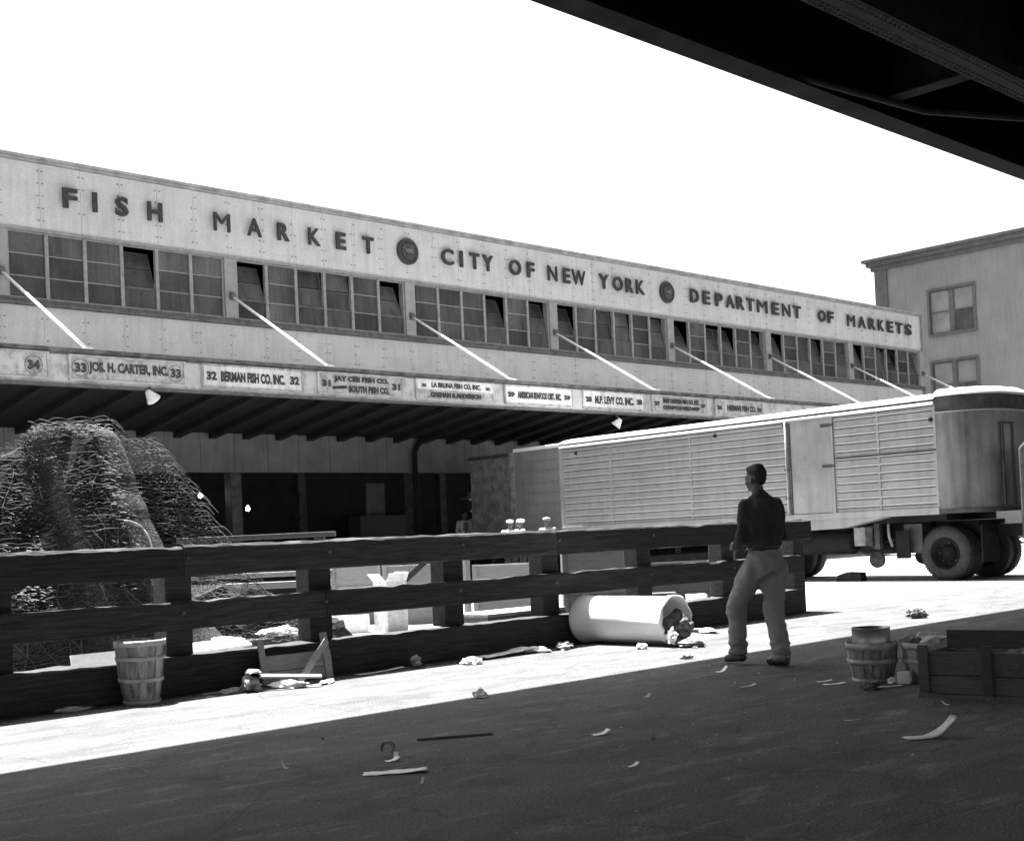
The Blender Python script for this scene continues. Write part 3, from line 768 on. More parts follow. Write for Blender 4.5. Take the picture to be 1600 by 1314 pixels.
cb = MB().extrude([(-.55, .75), (-.55, 2.45), (-.75, 2.62), (-1.5, 2.62), (-1.85, 2.4), (-2.1, 1.85), (-2.1, .75)], 'x', .15, 2.29)
cab = cb.build('cab', 'steelg', tk, bevel=.05)
for x_ in (.137, 2.30):
    MB().box(x_, x_+.012, -1.75, -.85, 1.72, 2.35).build('side_window', 'glass', cab)
    MB().box(x_-.005, x_+.02, -1.0, -.88, 1.5, 1.54).build('door_handle', 'steell', cab)
MB().box(.35, 2.09, -2.06, -2.02, 1.85, 2.3, Matrix.Translation((0, 0, 0))).build('windscreen', 'glass', cab)
MB().extrude([(.5, .85), (.5, 1.6), (.65, 1.75), (1.79, 1.75), (1.94, 1.6), (1.94, .85)], 'y', -3.7, -2.105).build('hood', 'steelg', tk, bevel=.03)
for x_ in (.12, 1.95):
    MB().lathe([(.58, 0), (.62, 0), (.62, .42), (.58, .42)], 20, Matrix.Translation((x_, -2.95, .55)) @ Matrix.Rotation(PI/2, 4, 'Y'), True, PI*.5, PI*1.5).build('front_fender', 'steelg', tk, True)
    MB().lathe([(0, 0), (.11, 0), (.13, .05), (.11, .12), (0, .14)], 16, Matrix.Translation((x_+.2, -3.62, 1.05)) @ Matrix.Rotation(PI/2, 4, 'X')).build('headlight', 'steell', tk, True)
wheel(.32, -2.95, tk, r=.5); wheel(TW-.32, -2.95, tk, 1, r=.5)
MB().box(.35, 2.1, -3.95, -3.8, .5, .72).build('bumper', 'steelg', tk, bevel=.02)
MB().lathe([(0, -1.9), (.25, -1.9), (.28, -1.86), (.28, -.95), (.25, -.9), (0, -.9)], 24, Matrix.Translation((.42, -.0, .68)) @ Matrix.Rotation(-PI/2, 4, 'X')).build('fuel_tank', 'steelg', tk, True)
MB().tube([(.13, -1.7, 2.2), (-.12, -1.75, 2.25), (-.12, -1.75, 1.9), (.13, -1.7, 1.85)], .012, 6).box(-.2, -.06, -1.78, -1.76, 1.93, 2.2).build('mirror', 'steell', tk)

# second trailer, backed in under the canopy
t2_ = empty('box_trailer', (25.15, 23.2, 0), math.radians(-2.0), 'second paler trailer beyond the first, its plywood end under the canopy', 'trailer')
MB().box(0, 2.4, 0, 2.75, 1.1, 3.60).build('body', 'alu', t2_)
MB().box(-.03, 2.43, -.02, 2.78, 3.602, 3.70).build('roof', 'roofw', t2_, bevel=.02)
MB().box(0, 2.4, 2.92, 4.7, 1.1, 3.5).build('plywood_body', 'ply', t2_)
MB().box(-.04, 2.44, 2.9, 4.75, 3.502, 3.60).build('shaded_rear_roof', 'steelg', t2_)  # dark colour puts the canopy's shade on this roof end
MB().box(-.05, 2.3, 2.76, 2.91, 1.1, 3.6).build('corner_post', 'steell', t2_)
zr = 1.5
while zr < 3.5:
    MB().box(-.014, -.001, .1, 2.7, zr, zr+.022).build('rib', 'alud', t2_); zr += .30
MB().box(.4, .5, -1, 4.6, .95, 1.09).box(1.9, 2.0, -1, 4.6, .95, 1.09).build('chassis_rails', 'black', t2_)
for x_, s_ in ((.25, -1), (2.15, 1)): wheel(x_, 3.6, t2_, s_, r=.5)
MB().tube([(.3, 3.6, .5), (2.1, 3.6, .5)], .07, 8).box(.4, .5, 3.3, 3.9, .6, .949).box(1.9, 2.0, 3.3, 3.9, .6, .949).build('axle', 'black', t2_)
for x_ in (.5, 1.9): MB().box(x_-.05, x_+.05, .5, .6, 0, .949).build('landing_leg', 'steelg', t2_)
# wheel chock
tag(MB().extrude([(-.32, 0), (.26, 0), (.22, .14), (.02, .20), (-.30, .19)], 'x', -.12, .12).build('wheel_chock', 'black', None, bevel=.015, loc=(23.15, 14.1, 0)), 'black wedge lying under the trailer left of the big wheel', 'wheel chock')

# ------------------------------------------------------------------ timber fence
fe = empty('timber_fence', (5.0, 10.1, 0), 0, 'heavy dark timber barrier of two rails on posts above a kerb beam', 'fence')
def beam(x0, x1, y0, y1, z0, z1, name, m, parent, ox=0, oy=0, rough=.012, seed=0, seg=None):
    """long timber with worn, uneven arrises"""
    n = seg or max(8, int((x1-x0)*16)); mb = MB()
    prof = [(y0+.012, z0), (y1, z0), (y1, z1-.012), (y1-.015, z1), (y0+.02, z1), (y0, z1-.02), (y0, z0+.012)]
    for i in range(n+1):
        t = i/n; x = x0+(x1-x0)*t
        for k, (y, z) in enumerate(prof):
            top = z > (z0+z1)/2
            nz = noise.noise(Vector((x*1.3, k*3.1, seed)))*rough*.7 + ((noise.noise(Vector((x*7, k*5.1, seed+4)))*rough*.8 - max(0, noise.noise(Vector((x*3.3, 2.2, seed+7)))-.26)*.05) if top else 0)
            ny = noise.noise(Vector((x*2.1, k*1.7, seed+9)))*rough*.6
            mb.v.append((x-ox, y+ny-oy, z+nz))
    p = len(prof)
    for i in range(n):
        for k in range(p):
            k2 = (k+1) % p
            mb.f.append((i*p+k, i*p+k2, (i+1)*p+k2, (i+1)*p+k))
    mb.f.append(tuple(range(p))[::-1]); mb.f.append(tuple(n*p+k for k in range(p)))
    return mb.build(name, m, parent)
ox, oy = 5.0, 10.1
for i, (a, b) in enumerate([(1.2, 5.66), (5.67, 10.33), (10.34, 15.45)]):
    beam(a, b, 9.99, 10.11, 1.01, 1.285, 'top_rail', 'wood', fe, ox, oy, .014, 1+i*3.3)
for i, (a, b) in enumerate([(1.2, 7.16), (7.17, 11.97), (11.98, 15.25)]):
    beam(a, b, 10.01, 10.12, .555, .80, 'lower_rail', 'wood', fe, ox, oy, .012, 11+i*2.3)
for i, (a, b) in enumerate([(1.2, 6.4), (6.41, 11.0), (11.01, 15.2)]):
    beam(a, b, 10.0, 10.30, 0, .325, 'kerb_beam', 'wood', fe, ox, oy, .015, 21+i*1.7)
for i, px in enumerate([2.45, 4.07, 5.67, 7.18, 8.88, 10.33, 11.98, 13.66]):
    o = MB().box(-.13, .13, .022, .24, .327, 1.24).build('post', 'wood', fe, bevel=.012, loc=(px-ox, .0, 0), rot=(0, R.uniform(-.012, .012), 0))
MB().box(-.13, .13, .03, .29, 0.0, 1.30).build('post', 'wood', fe, bevel=.015, loc=(15.33-ox, 0, 0))
bme_ = MB().lathe([(0, .02), (.014, .016), (.02, 0)], 8, Matrix.Rotation(PI/2, 4, 'X')).mesh('bolt', 'trim')
for px in [5.67, 7.18, 8.88, 10.33, 11.98, 13.66]:
    link('bolt', bme_, fe, loc=(px-ox+.03, -.112, 1.17)); link('bolt', bme_, fe, loc=(px-ox-.02, -.092, .70))


# ------------------------------------------------------------------ heap of nets behind the fence
hp = empty('net_heap', (6.2, 13.0, 0), 0, 'tall dark heap of fishing nets piled behind the fence at left', 'net heap')
# heap frame: a runs along the face the street sees, b goes back into the heap, z up
RA, RB_ = Vector((.719, -.694, 0)), Vector((.694, .719, 0)); HO = Vector((.10, -.35, 0))
def lerp_tab(t, T):
    if t <= T[0][0]: return T[0][1]
    for (x0, y0), (x1, y1) in zip(T[:-1], T[1:]):
        if t <= x1: return y0+(y1-y0)*(t-x0)/(x1-x0)
    return T[-1][1]
LEFT = [(0, -3.3), (.6, -2.9), (1.3, -2.5), (1.8, -2.0), (2.15, -1.5), (2.45, -.98), (2.62, -.74)]
INNER = [(0, 1.30), (.4, .98), (1.0, .60), (1.47, .38), (1.95, .20), (2.30, .10), (2.5, .02), (2.62, -.1)]
OUTER = [(0, 2.35), (.35, 2.05), (.73, 1.80), (1.32, 1.40), (1.8, 1.05), (2.15, .78), (2.36, .55), (2.40, .15), (2.62, .05)]
def surf(a, z, off=0.0):
    """point of the draped face"""
    mid = -.35
    d = .75*(1-(z/2.75)**1.5) - .16*((a-mid)/1.6)**2*(1 if z < 2.2 else .4)
    d += .20*math.sin((a+.55-(.9-z*.42))*5.2)*min(1, .4+z*.4)
    d += .06*noise.noise(Vector((a*2.5, z*2.5, 2)))+.02*noise.noise(Vector((a*9, z*9, 4)))
    q = HO + RA*a - RB_*(d+off); return Vector((q.x, q.y, z))
NZ, NA = 54, 90
cm = MB()
for j in range(NZ+1):
    z = 2.58*j/NZ
    l, r = lerp_tab(z, LEFT), lerp_tab(z, INNER)+.03*noise.noise(Vector((z*6, 1, 1)))
    for i in range(NA+1):
        a = l+(r-l)*i/NA
        e = max(0, 1-min(i, NA-i)/9)
        cm.v.append(tuple(surf(a, z, -.02-.35*e*e)))
    for i in range(NA+1):
        a = r+(l-r)*i/NA; q = HO+RA*a+RB_*(.45+.5*(1-z/2.7)*math.sin(PI*i/NA)); cm.v.append((q.x, q.y, z))
W2 = 2*(NA+1)
for j in range(NZ):
    for i in range(W2):
        i2 = (i+1) % W2; cm.f.append((j*W2+i, j*W2+i2, (j+1)*W2+i2, (j+1)*W2+i))
for i in range(NA): cm.f.append((NZ*W2+i, NZ*W2+i+1, NZ*W2+W2-2-i, NZ*W2+W2-1-i))
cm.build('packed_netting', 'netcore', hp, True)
net = MB(); netp = MB()
def strand(mb, pts, r):
    if len(pts) > 2: mb.tube(pts, r, 3, False)
z = .05; row = 0
while z < 2.60:
    l, r = lerp_tab(z, LEFT), lerp_tab(z, OUTER)
    for sub in range(3):
        zz = z+sub*.017+R.uniform(-.006, .006); off = .02+.018*sub
        ph = R.uniform(0, 1); wv = R.choice([.06, .09, .12, .18, .26])*R.uniform(.85, 1.15); am_ = R.uniform(.3, 1.5); pts = []; rr_ = r-sub*R.uniform(.02, .12)+R.uniform(-.04, .03)
        a = l+R.uniform(0, .1); L_ = 0; lim = R.randint(14, 80)
        while a < rr_:
            sag = abs(math.sin(PI*(a/wv+ph)))
            tilt = .10*math.sin(a*2.2+1.0)-.045*max(0, a-.3)
            if a < -.5: tilt += .35*(a+.5)*-.6
            pts.append(surf(a, max(.01, zz+.022*sag*am_+.02*noise.noise(Vector((a*2.1, zz*3, 5)))+tilt*.5), off+.012*sag))
            a += .018; L_ += 1
            if L_ > lim:
                strand(net, pts, R.choice([.0022, .003, .004])); pts = []; L_ = 0; lim = R.randint(14, 80); a += R.choice([0, 0, .03, .09])
        if rr_ > lerp_tab(z, INNER) and pts:
            e = pts[-1]
            for q in range(1, 6): pts.append(e+RA*(.028*q)+Vector((0, 0, .010*math.sin(q)-.0035*q*q)))
        strand(net, pts, R.choice([.003, .004, .0045]))
    z += .052; row += 1
# steep strands crossing the rows
for k in range(620):
    a = -2.6+k*.0068; z0_ = R.uniform(.1, 1.9); ln = R.uniform(.15, .5); sg = R.choice((-1, 1)); pts = []
    for q in range(12):
        zq = z0_+ln*q/11; aq = a+sg*.12*q/11+.008*math.sin(q*1.7+k)
        if lerp_tab(zq, LEFT) < aq < lerp_tab(zq, OUTER)-.03 and zq < 2.5: pts.append(surf(aq, zq, .025+.01*math.sin(q*1.4)))
    strand(net, pts, .0022)
for k in range(22):
    a0_ = R.uniform(-2.2, .4); z0_ = R.uniform(1.2, 2.4); sl = R.uniform(.1, .75); pts = []
    for q in range(26):
        t_ = q/25; zq = z0_*(1-t_)+.1*t_; aq = a0_+sl*(z0_-zq)+.05*math.sin(q*.6+k)
        if zq < 2.4 and lerp_tab(zq, LEFT) < aq < lerp_tab(zq, OUTER)-.05: pts.append(surf(aq, zq, .055))
    strand(net, pts, R.choice([.006, .008, .011]))
ne = net.build('netting', 'net', hp); ne['kind'] = 'stuff'
# strands painted paler for sunlight: the top edge, the fold lines and the bunch low at left
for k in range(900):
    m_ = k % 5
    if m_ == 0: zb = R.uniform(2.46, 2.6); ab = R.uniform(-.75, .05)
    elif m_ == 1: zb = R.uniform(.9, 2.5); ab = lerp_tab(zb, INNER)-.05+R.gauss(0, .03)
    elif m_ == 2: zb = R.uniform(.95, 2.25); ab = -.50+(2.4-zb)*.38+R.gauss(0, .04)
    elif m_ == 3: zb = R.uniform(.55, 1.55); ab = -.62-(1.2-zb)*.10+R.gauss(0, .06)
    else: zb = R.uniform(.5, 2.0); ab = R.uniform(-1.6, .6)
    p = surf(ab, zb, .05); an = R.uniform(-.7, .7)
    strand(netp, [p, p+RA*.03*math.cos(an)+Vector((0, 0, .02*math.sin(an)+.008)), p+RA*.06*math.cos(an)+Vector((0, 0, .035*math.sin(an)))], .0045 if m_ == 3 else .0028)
ne = netp.build('sunlit_netting', 'netl', hp); ne['kind'] = 'stuff'
for q_, (x_, y_, a_, b_, c_) in enumerate([(1.7, -.2, .8, .45, .42), (2.35, -.55, .5, .3, .28)]):
    o_ = crumple('spilled_netting', 'netcore', (x_, y_, 0), a_, b_, c_, 60+q_, parent=hp); o_.rotation_euler = (0, 0, -.5)
# hoop hanging on the heap
hb = Vector((6.2, 13.0, 0))
pts = [tuple(hb+surf(.30+.30*math.sin(a), 1.05+.52*math.cos(a), .10)) for a in [k*PI/2/14+.05 for k in range(15)]]
tag(MB().tube(pts, .014, 8).build('rope_hoop', 'rag', None, True), 'pale curved hose end hanging over the net heap', 'hose')

# ------------------------------------------------------------------ baskets
def basket(name, loc, rt, rb, h, label, n=16, bands=(.03, .55, .96), m='stave', rz=0):
    t = empty(name, loc, rz, label, 'basket')
    for k in range(n):
        a = 2*PI*k/n; da = PI/n*.93
        out = .004*(k % 2)
        def f(u, v):
            ang = a-da+2*da*u; r = rb+(rt-rb)*v+.012*math.sin(v*PI)+out+.003*math.cos((u-.5)*PI)
            return (r*math.cos(ang), r*math.sin(ang), h*v)
        mb = MB().sheet(3, 6, f).sheet(3, 6, lambda u, v: tuple(Vector(f(u, v))-Vector((math.cos(a), math.sin(a), 0))*.005))
        mb.build('stave', m, t, True)
    for bz in bands:
        r = rb+(rt-rb)*bz+.012*math.sin(bz*PI)+.006
        hh = .016 if bz < .9 else .024
        MB().lathe([(r, h*bz-hh), (r+.008, h*bz-hh), (r+.008+.002, h*bz+hh), (r+.002, h*bz+hh)], 40, None, True).build('hoop', 'hoop', t, True)
    MB().lathe([(0, .012), (rb-.004, .012), (rb-.004, .022), (0, .022)], 24).build('bottom', m, t)
    return t
basket('tall_basket', (5.12, 9.80, 0), .195, .135, .52, 'tall tapered slat basket standing against the fence at left', 16, (.03, .38, .72, .96))
basket('bushel_basket', (8.86, 5.24, 0), .185, .14, .285, 'bushel basket with a tin standing in it, left of the crate', 18)
basket('bushel_basket', (9.02, 4.86, 0), .18, .14, .285, 'shaded bushel basket filled with rags, tight against the crate', 18)
t = empty('open_tin', (8.86, 5.24, .27), 0, 'dull open tin standing in the top of the left bushel basket', 'tin')
MB().lathe([(.0, 0), (.145, 0), (.147, .03), (.144, .05), (.144, .135), (.148, .14), (.141, .14), (.139, .03), (0, .02)], 40).build('tin_body', 'tin', t, True)
crumple('rag_bundle', 'paperg', (9.08, 4.86, .25), .17, .13, .06, 3, 'pale rags heaped on the right bushel basket', 'rags')
crumple('rag_bundle', 'rag', (9.0, 4.98, .255), .09, .08, .05, 5, 'dark rag between the tin and the pale rag heap', 'rags')
# white carton block
tag(MB().box(-.05, .05, -.045, .045, 0, .088).build('small_carton', 'paper', None, bevel=.004, loc=(8.78, 4.93, .002), rot=(0, 0, .35)), 'small white carton beside the foot of the bushel baskets', 'carton')
crumple('paper_ball', 'paper', (8.72, 5.0, 0), .035, .035, .025, 8, 'white paper wad touching the small white carton', 'paper')

# ------------------------------------------------------------------ big crate at right
cr = empty('wooden_crate', (8.22, 4.0, 0), .12, 'large dark wooden crate open at the top, at the right edge', 'crate')
CL, CD = .94, .55
def plank(mb_args, m, parent, name='plank', bevel=.004):
    return MB().box(*mb_args).build(name, m, parent, bevel=bevel)
for z0_, z1_ in ((.03, .15), (.156, .315)): plank((0, .018, -CL/2, CL/2, z0_, z1_), 'woodd', cr)
for z0_, z1_ in ((.03, .15), (.156, .28), (.286, .42)): plank((CD-.018, CD, -CL/2, CL/2, z0_, z1_), 'woodd', cr)
for y_ in (-CL/2, CL/2-.018):
    for z0_, z1_ in ((.03, .15), (.156, .30)): plank((.02, CD-.02, y_, y_+.018, z0_, z1_), 'woodd', cr)
for y_ in (-CL/2+.0, -.035, CL/2-.07): MB().box(-.024, -.001, y_, y_+.07, 0.0, .36).build('cleat', 'woodd', cr, bevel=.004)
MB().box(-.03, .0, -CL/2, CL/2, .0, .028).build('skid', 'woodd', cr)
MB().box(.02, CD-.02, -CL/2+.02, CL/2-.02, .03, .045).build('bottom_board', 'woodd', cr)
crumple('crumpled_sack', 'trash', (8.5, 3.85, .05), .2, .30, .15, 12, 'dark crumpled sacking stuffed inside the right edge crate', 'sack')
crumple('paper_wad', 'paperg', (8.42, 3.66, .24), .08, .08, .09, 14, 'pale wad lying on the sacking in the crate', 'paper')
crumple('leafy_scraps', 'trash', (10.6, 5.3, 0), .3, .12, .05, 21, 'dark leafy scraps on the ground behind the crate', 'scraps')

# ------------------------------------------------------------------ fibre drum lying by the fence
dr = empty('fibre_drum', (10.66, 9.28, 0), 0, 'white drum lying on its side on the sunlit pavement, rubbish spilling out', 'drum')
mt = Matrix.Translation((0, .66, .27)) @ Matrix.Rotation(math.radians(1.5), 4, 'Z') @ Matrix.Rotation(PI/2, 4, 'X')
dmb = MB().lathe([(0, .0), (.255, .0), (.27, .015), (.27, .05), (.258, .06), (.25, .3), (.252, .68), (.247, 1.25), (.262, 1.26), (.262, 1.31), (.25, 1.315), (.235, 1.31), (.235, .05), (0, .04)], 48, mt)
for i_, q_ in enumerate(dmb.v):
    v_ = Vector(q_); c_ = Vector((0, v_.y, .27)); d_ = v_-c_
    k_ = 1+.05*noise.noise(Vector((v_.x*5, v_.y*2.2, v_.z*5)))*(1 if v_.y < .55 else .3)
    if v_.y < -.55: v_.y += .035*noise.noise(Vector((v_.x*14, 3, v_.z*14))); k_ += .05*noise.noise(Vector((v_.x*9, 7, v_.z*9)))
    n_v = c_+(v_-Vector((0, v_.y, .27)))*k_; dmb.v[i_] = (n_v.x, v_.y, max(.002, n_v.z))
dmb.build('drum_body', 'drum', dr, True)
crumple('packed_rubbish', 'trash', (10.68, 8.62, .05), .155, .12, .165, 31, 'dark wet rubbish bulging from the open drum end', 'rubbish')
crumple('spilled_rag', 'rag', (10.62, 8.38, 0), .12, .16, .05, 33, 'dark rag trailing on the ground from the drum mouth', 'rag')
crumple('paper_wad', 'paper', (10.48, 8.53, .03), .055, .05, .09, 35, 'white paper wad at the lip of the drum mouth', 'paper')
crumple('paper_wad', 'paper', (10.25, 8.75, 0), .06, .05, .035, 37, 'small white wad on the ground under the drum', 'paper')

# ------------------------------------------------------------------ broken crate and rubbish along the kerb beam
bc = empty('broken_crate', (6.62, 9.70, 0), -.10, 'broken crate end with two uprights leaning on the kerb beam', 'crate')
lean = Matrix.Rotation(math.radians(-14), 4, 'X')
def bplank(a, name, m='woodg'): return MB().box(*a, lean).build(name, m, bc, bevel=.003)
bplank((-.36, .34, 0, .016, .03, .13), 'plank'); bplank((-.35, .36, 0, .016, .136, .275), 'plank')
bplank((-.37, -.31, -.022, -.001, 0.01, .42), 'upright'); bplank((.27, .34, -.022, -.001, 0.01, .44), 'upright')
MB().box(-.03, .03, -.02, -.001, 0, .5, Matrix.Translation((-.08, -.13, .03)) @ Matrix.Rotation(math.radians(47), 4, 'Y') @ Matrix.Rotation(-.25, 4, 'X')).build('leaning_slat', 'woodg', bc, bevel=.002)
tag(MB().box(-.27, .27, -.03, .03, 0, .018, Matrix.Rotation(.08, 4, 'Y')).build('loose_lath', 'woodg', None, bevel=.003, loc=(6.33, 9.42, .10), rot=(.3, 0, -.5)), 'loose grey slat propped on rags left of the broken crate', 'lath')
RG = 'rags and paper along the kerb beam'
for x, y, sx, sy, sz, m, l in [
        (6.03, 9.58, .09, .08, .11, 'rag', 'knotted rag bundle left of the broken crate'),
        (6.05, 9.58, .07, .06, .03, 'paper', None),
        (6.38, 9.5, .13, .08, .05, 'paper', 'white crumpled sheet under the loose slat'),
        (6.75, 9.47, .14, .06, .025, 'paperg', 'flattened grey paper in front of the broken crate'),
        (5.85, 9.62, .08, .06, .04, 'rag', 'small rag beside the knotted bundle'),
        (4.55, 9.86, .12, .06, .03, 'paperg', 'pale scrap between the left edge and tall basket'),
        (8.42, 9.38, .08, .075, .06, 'paper', 'crumpled white paper ball lying on the sunlit strip near the fence'),
        (9.55, 9.62, .13, .09, .055, 'paper', 'white rounded bundle left of the drum by the kerb'),
        (9.95, 9.58, .15, .08, .06, 'paperg', 'grey and white crumpled heap touching the drum foot'),
        (12.1, 9.35, .20, .08, .045, 'paperg', 'low heap of pale scraps between drum and walking man'),
        (12.7, 9.3, .12, .06, .04, 'paper', 'white scraps beside the low pale heap'),
        (8.0, 9.72, .10, .05, .10, 'rag', 'pointed dark rag standing against the kerb beam')]:
    z = .155 if l is None else 0
    crumple('crumpled_scrap', m, (x, y, z), sx*1.2, sy, sz*.7, x*3.7+y, l or 'white paper caught on top of the knotted rag bundle', 'scrap', RG)
scrap('white_sheet', 'paper', (9.12, 9.66, .02), .72, .22, .05, .04, 'long white sheet lying flat along the kerb beam left of the drum', 'paper sheet', seed=4)
scrap('white_strip', 'paper', (7.55, 9.72, .0), .55, .07, .0, .02, 'thin white strip along the kerb foot right of broken crate', 'paper strip', seed=6)
scrap('white_strip', 'paper', (6.0, 9.80, .0), .62, .05, .0, .02, 'thin white strip along the kerb foot right of the tall basket', 'paper strip', seed=7)

# ------------------------------------------------------------------ crates, cartons and boards behind the fence
BG = 'crates standing behind the fence'
def slat_crate(loc, rz, lx, ly, h, m, label, rows=3, name='fish_crate'):
    t = empty(name, loc, rz, label, 'crate', BG)
    hh = h/rows
    for q in range(rows):
        a, b = q*hh+.004, (q+1)*hh-.004
        for y_ in (0, ly-.02): MB().box(0, lx, y_, y_+.02, a, b).build('plank', m, t, bevel=.003)
        for x_ in (0, lx-.02): MB().box(x_, x_+.02, .021, ly-.021, a, b).build('plank', m, t, bevel=.003)
    for x_ in (.0, lx-.07): MB().box(x_, x_+.07, -.022, -.001, 0, h+.01).build('cleat', m, t, bevel=.003)
    MB().box(.02, lx-.02, .021, ly-.021, .01, .03).build('bottom_board', m, t)
    return t
PH = -.78    # faces turned square to the view from the street
slat_crate((11.55, 15.99, 0), PH, .70, .5, .90, 'woodg', 'mottled grey crate left of the white carton behind the fence', 3)
slat_crate((11.80, 15.05, 0), PH+.02, .95, .5, .88, 'woodg', 'wide grey crate crossed by a dark brace behind the white carton', 2)
slat_crate((11.76, 13.01, 0), PH+.03, .92, .5, .86, 'woodg', 'long grey crate right of the pale upright stake behind the fence', 2)
slat_crate((13.73, 13.19, 0), PH+.02, 1.12, .6, .98, 'woodd', 'dark crate with bright top edge behind the fence near the drum', 3)
slat_crate((15.38, 12.99, 0), PH+.02, 1.07, .5, .72, 'woodd', 'low dark crate behind the fence, just left of the walking man', 3)
tag(MB().box(-.04, .04, -.03, .03, 0, 1.15).build('stake', 'woodg', None, bevel=.005, loc=(11.37, 12.69, 0)), 'pale upright stake between two crates behind the fence', 'stake')
tag(MB().box(-.04, .04, -.02, .02, -.45, .45, Matrix.Rotation(math.radians(50), 4, 'Y')).build('brace_board', 'wood', None, bevel=.004, loc=(11.95, 14.45, .80), rot=(0, 0, PH)), 'dark slanting board leaning right of the white carton', 'board')
cx0 = empty('open_carton', (11.05, 13.80, 0), -.05, 'tall open white carton with raised flaps behind the fence', 'carton')
MB().box(-.17, .17, -.02, -.014, 0, .70).box(-.17, .17, .30, .306, 0, .70).box(-.17, -.164, -.013, .299, 0, .70).box(.164, .17, -.013, .299, 0, .70).box(-.16, .16, -.01, .29, .004, .01).build('carton_body', 'card', cx0, bevel=.002)
for (a, b_) in (((-.17, .17, -.004, 0, 0, .12), Matrix.Translation((0, -.017, .70)) @ Matrix.Rotation(.5, 4, 'X')), ((-.004, 0, -.0, .3, 0, .14), Matrix.Translation((-.168, 0, .70)) @ Matrix.Rotation(-.75, 4, 'Y')), ((-.004, 0, 0, .3, 0, .12), Matrix.Translation((.17, 0, .70)) @ Matrix.Rotation(.3, 4, 'Y'))):
    MB().box(*a, b_).build('flap', 'card', cx0)
tag(MB().box(-.25, .25, -.12, .12, 0, .24).build('white_carton', 'paper', None, bevel=.01, loc=(10.66, 14.35, 0), rot=(0, 0, PH)), 'low bright white box left of the open carton', 'carton')
slb = empty('low_pallet', (9.62, 10.42, 0), 0, 'low boarded pallet behind the kerb beam with a sunlit top', 'pallet')
for k in range(3): MB().box(0, 1.25, .0+k*.21, .2+k*.21, .35, .385).build('board', 'woodg', slb, bevel=.004)
MB().box(0, .08, 0, .6, 0, .349).box(1.17, 1.25, 0, .6, 0, .349).box(.6, .68, 0, .6, 0, .349).box(.08, .6, .01, .03, .2, .345).box(.68, 1.17, .01, .03, .2, .345).build('bearer', 'woodd', slb)
tag(MB().box(-.78, .78, -.13, .13, 0, .27).build('loose_timber', 'wood', None, bevel=.012, loc=(7.5, 11.75, 0), rot=(0, 0, .03)), 'loose timber baulk lying behind the kerb, papers on top', 'timber')
for i, (x, y, z, sx, sy, sz, m, l) in enumerate([(7.1, 11.72, .27, .26, .09, .03, 'paper', 'torn white paper spread on the loose timber baulk'), (7.75, 11.74, .27, .2, .1, .06, 'paper', 'bunched white paper on the middle of the timber baulk'),
        (8.1, 11.76, .27, .14, .08, .03, 'paperg', 'grey soiled paper at the right end of the baulk'), (6.7, 11.6, 0, .22, .16, .12, 'paper', 'bright white bundle behind the fence right of the first post')]):
    crumple('torn_paper', m, (x, y, z), sx, sy, sz, 40+i, l, 'paper')
tag(MB().box(-.35, .35, -.006, .006, 0, .34).build('white_board', 'paper', None, loc=(5.55, 11.2, 0), rot=(-.25, 0, .0)), 'white board standing between the tall basket and the fence post', 'board')
tag(MB().box(-.3, .3, -.2, .2, 0, .02).build('white_board', 'paper', None, loc=(6.55, 11.0, .30), rot=(.12, -.05, -.3)), 'white board lying tilted just right of the fence post', 'board')
# cart behind the fence: long plank top and rail
ct = empty('hand_cart', (8.1, 14.45, 0), PH, 'long flat hand cart with plank top behind the net heap', 'cart')
MB().box(0, 1.98, 0, .16, 1.34, 1.40).build('top_plank', 'woodd', ct, bevel=.006)
MB().box(0, 1.9, .2, .3, .86, .92).build('rail', 'woodg', ct, bevel=.005); MB().box(.2, 1.9, -.05, .15, .72, .80).build('rail', 'woodg', ct, bevel=.005)
for x_ in (.25, 1.72): MB().box(x_, x_+.13, .02, .14, 0, 1.338).build('upright', 'woodd', ct, bevel=.005)

# small cartons near the man
for i, (x, y, lx, h, m, l) in enumerate([(15.05, 11.75, .28, .26, 'paper', 'small white carton under the lower rail near the man'), (15.3, 11.5, .24, .28, 'woodg', 'grey box right of the small white carton'), (14.85, 12.2, .36, .3, 'woodd', 'dark low box left of the small white carton')]):
    tag(MB().box(-lx/2, lx/2, -.15, .15, 0, h).build('low_carton' if m == 'paper' else 'low_box', m, None, bevel=.008, loc=(x, y, 0), rot=(0, 0, PH)), l, 'carton' if m == 'paper' else 'box')
tag(MB().tube([(13.52, 11.3, .30), (13.53, 11.3, .14), (13.56, 11.25, .05), (13.66, 11.18, .06), (13.8, 11.1, .14)], .022, 8).build('white_hose', 'white', None, True), 'short white bent hose on the ground behind the lower rail', 'hose')

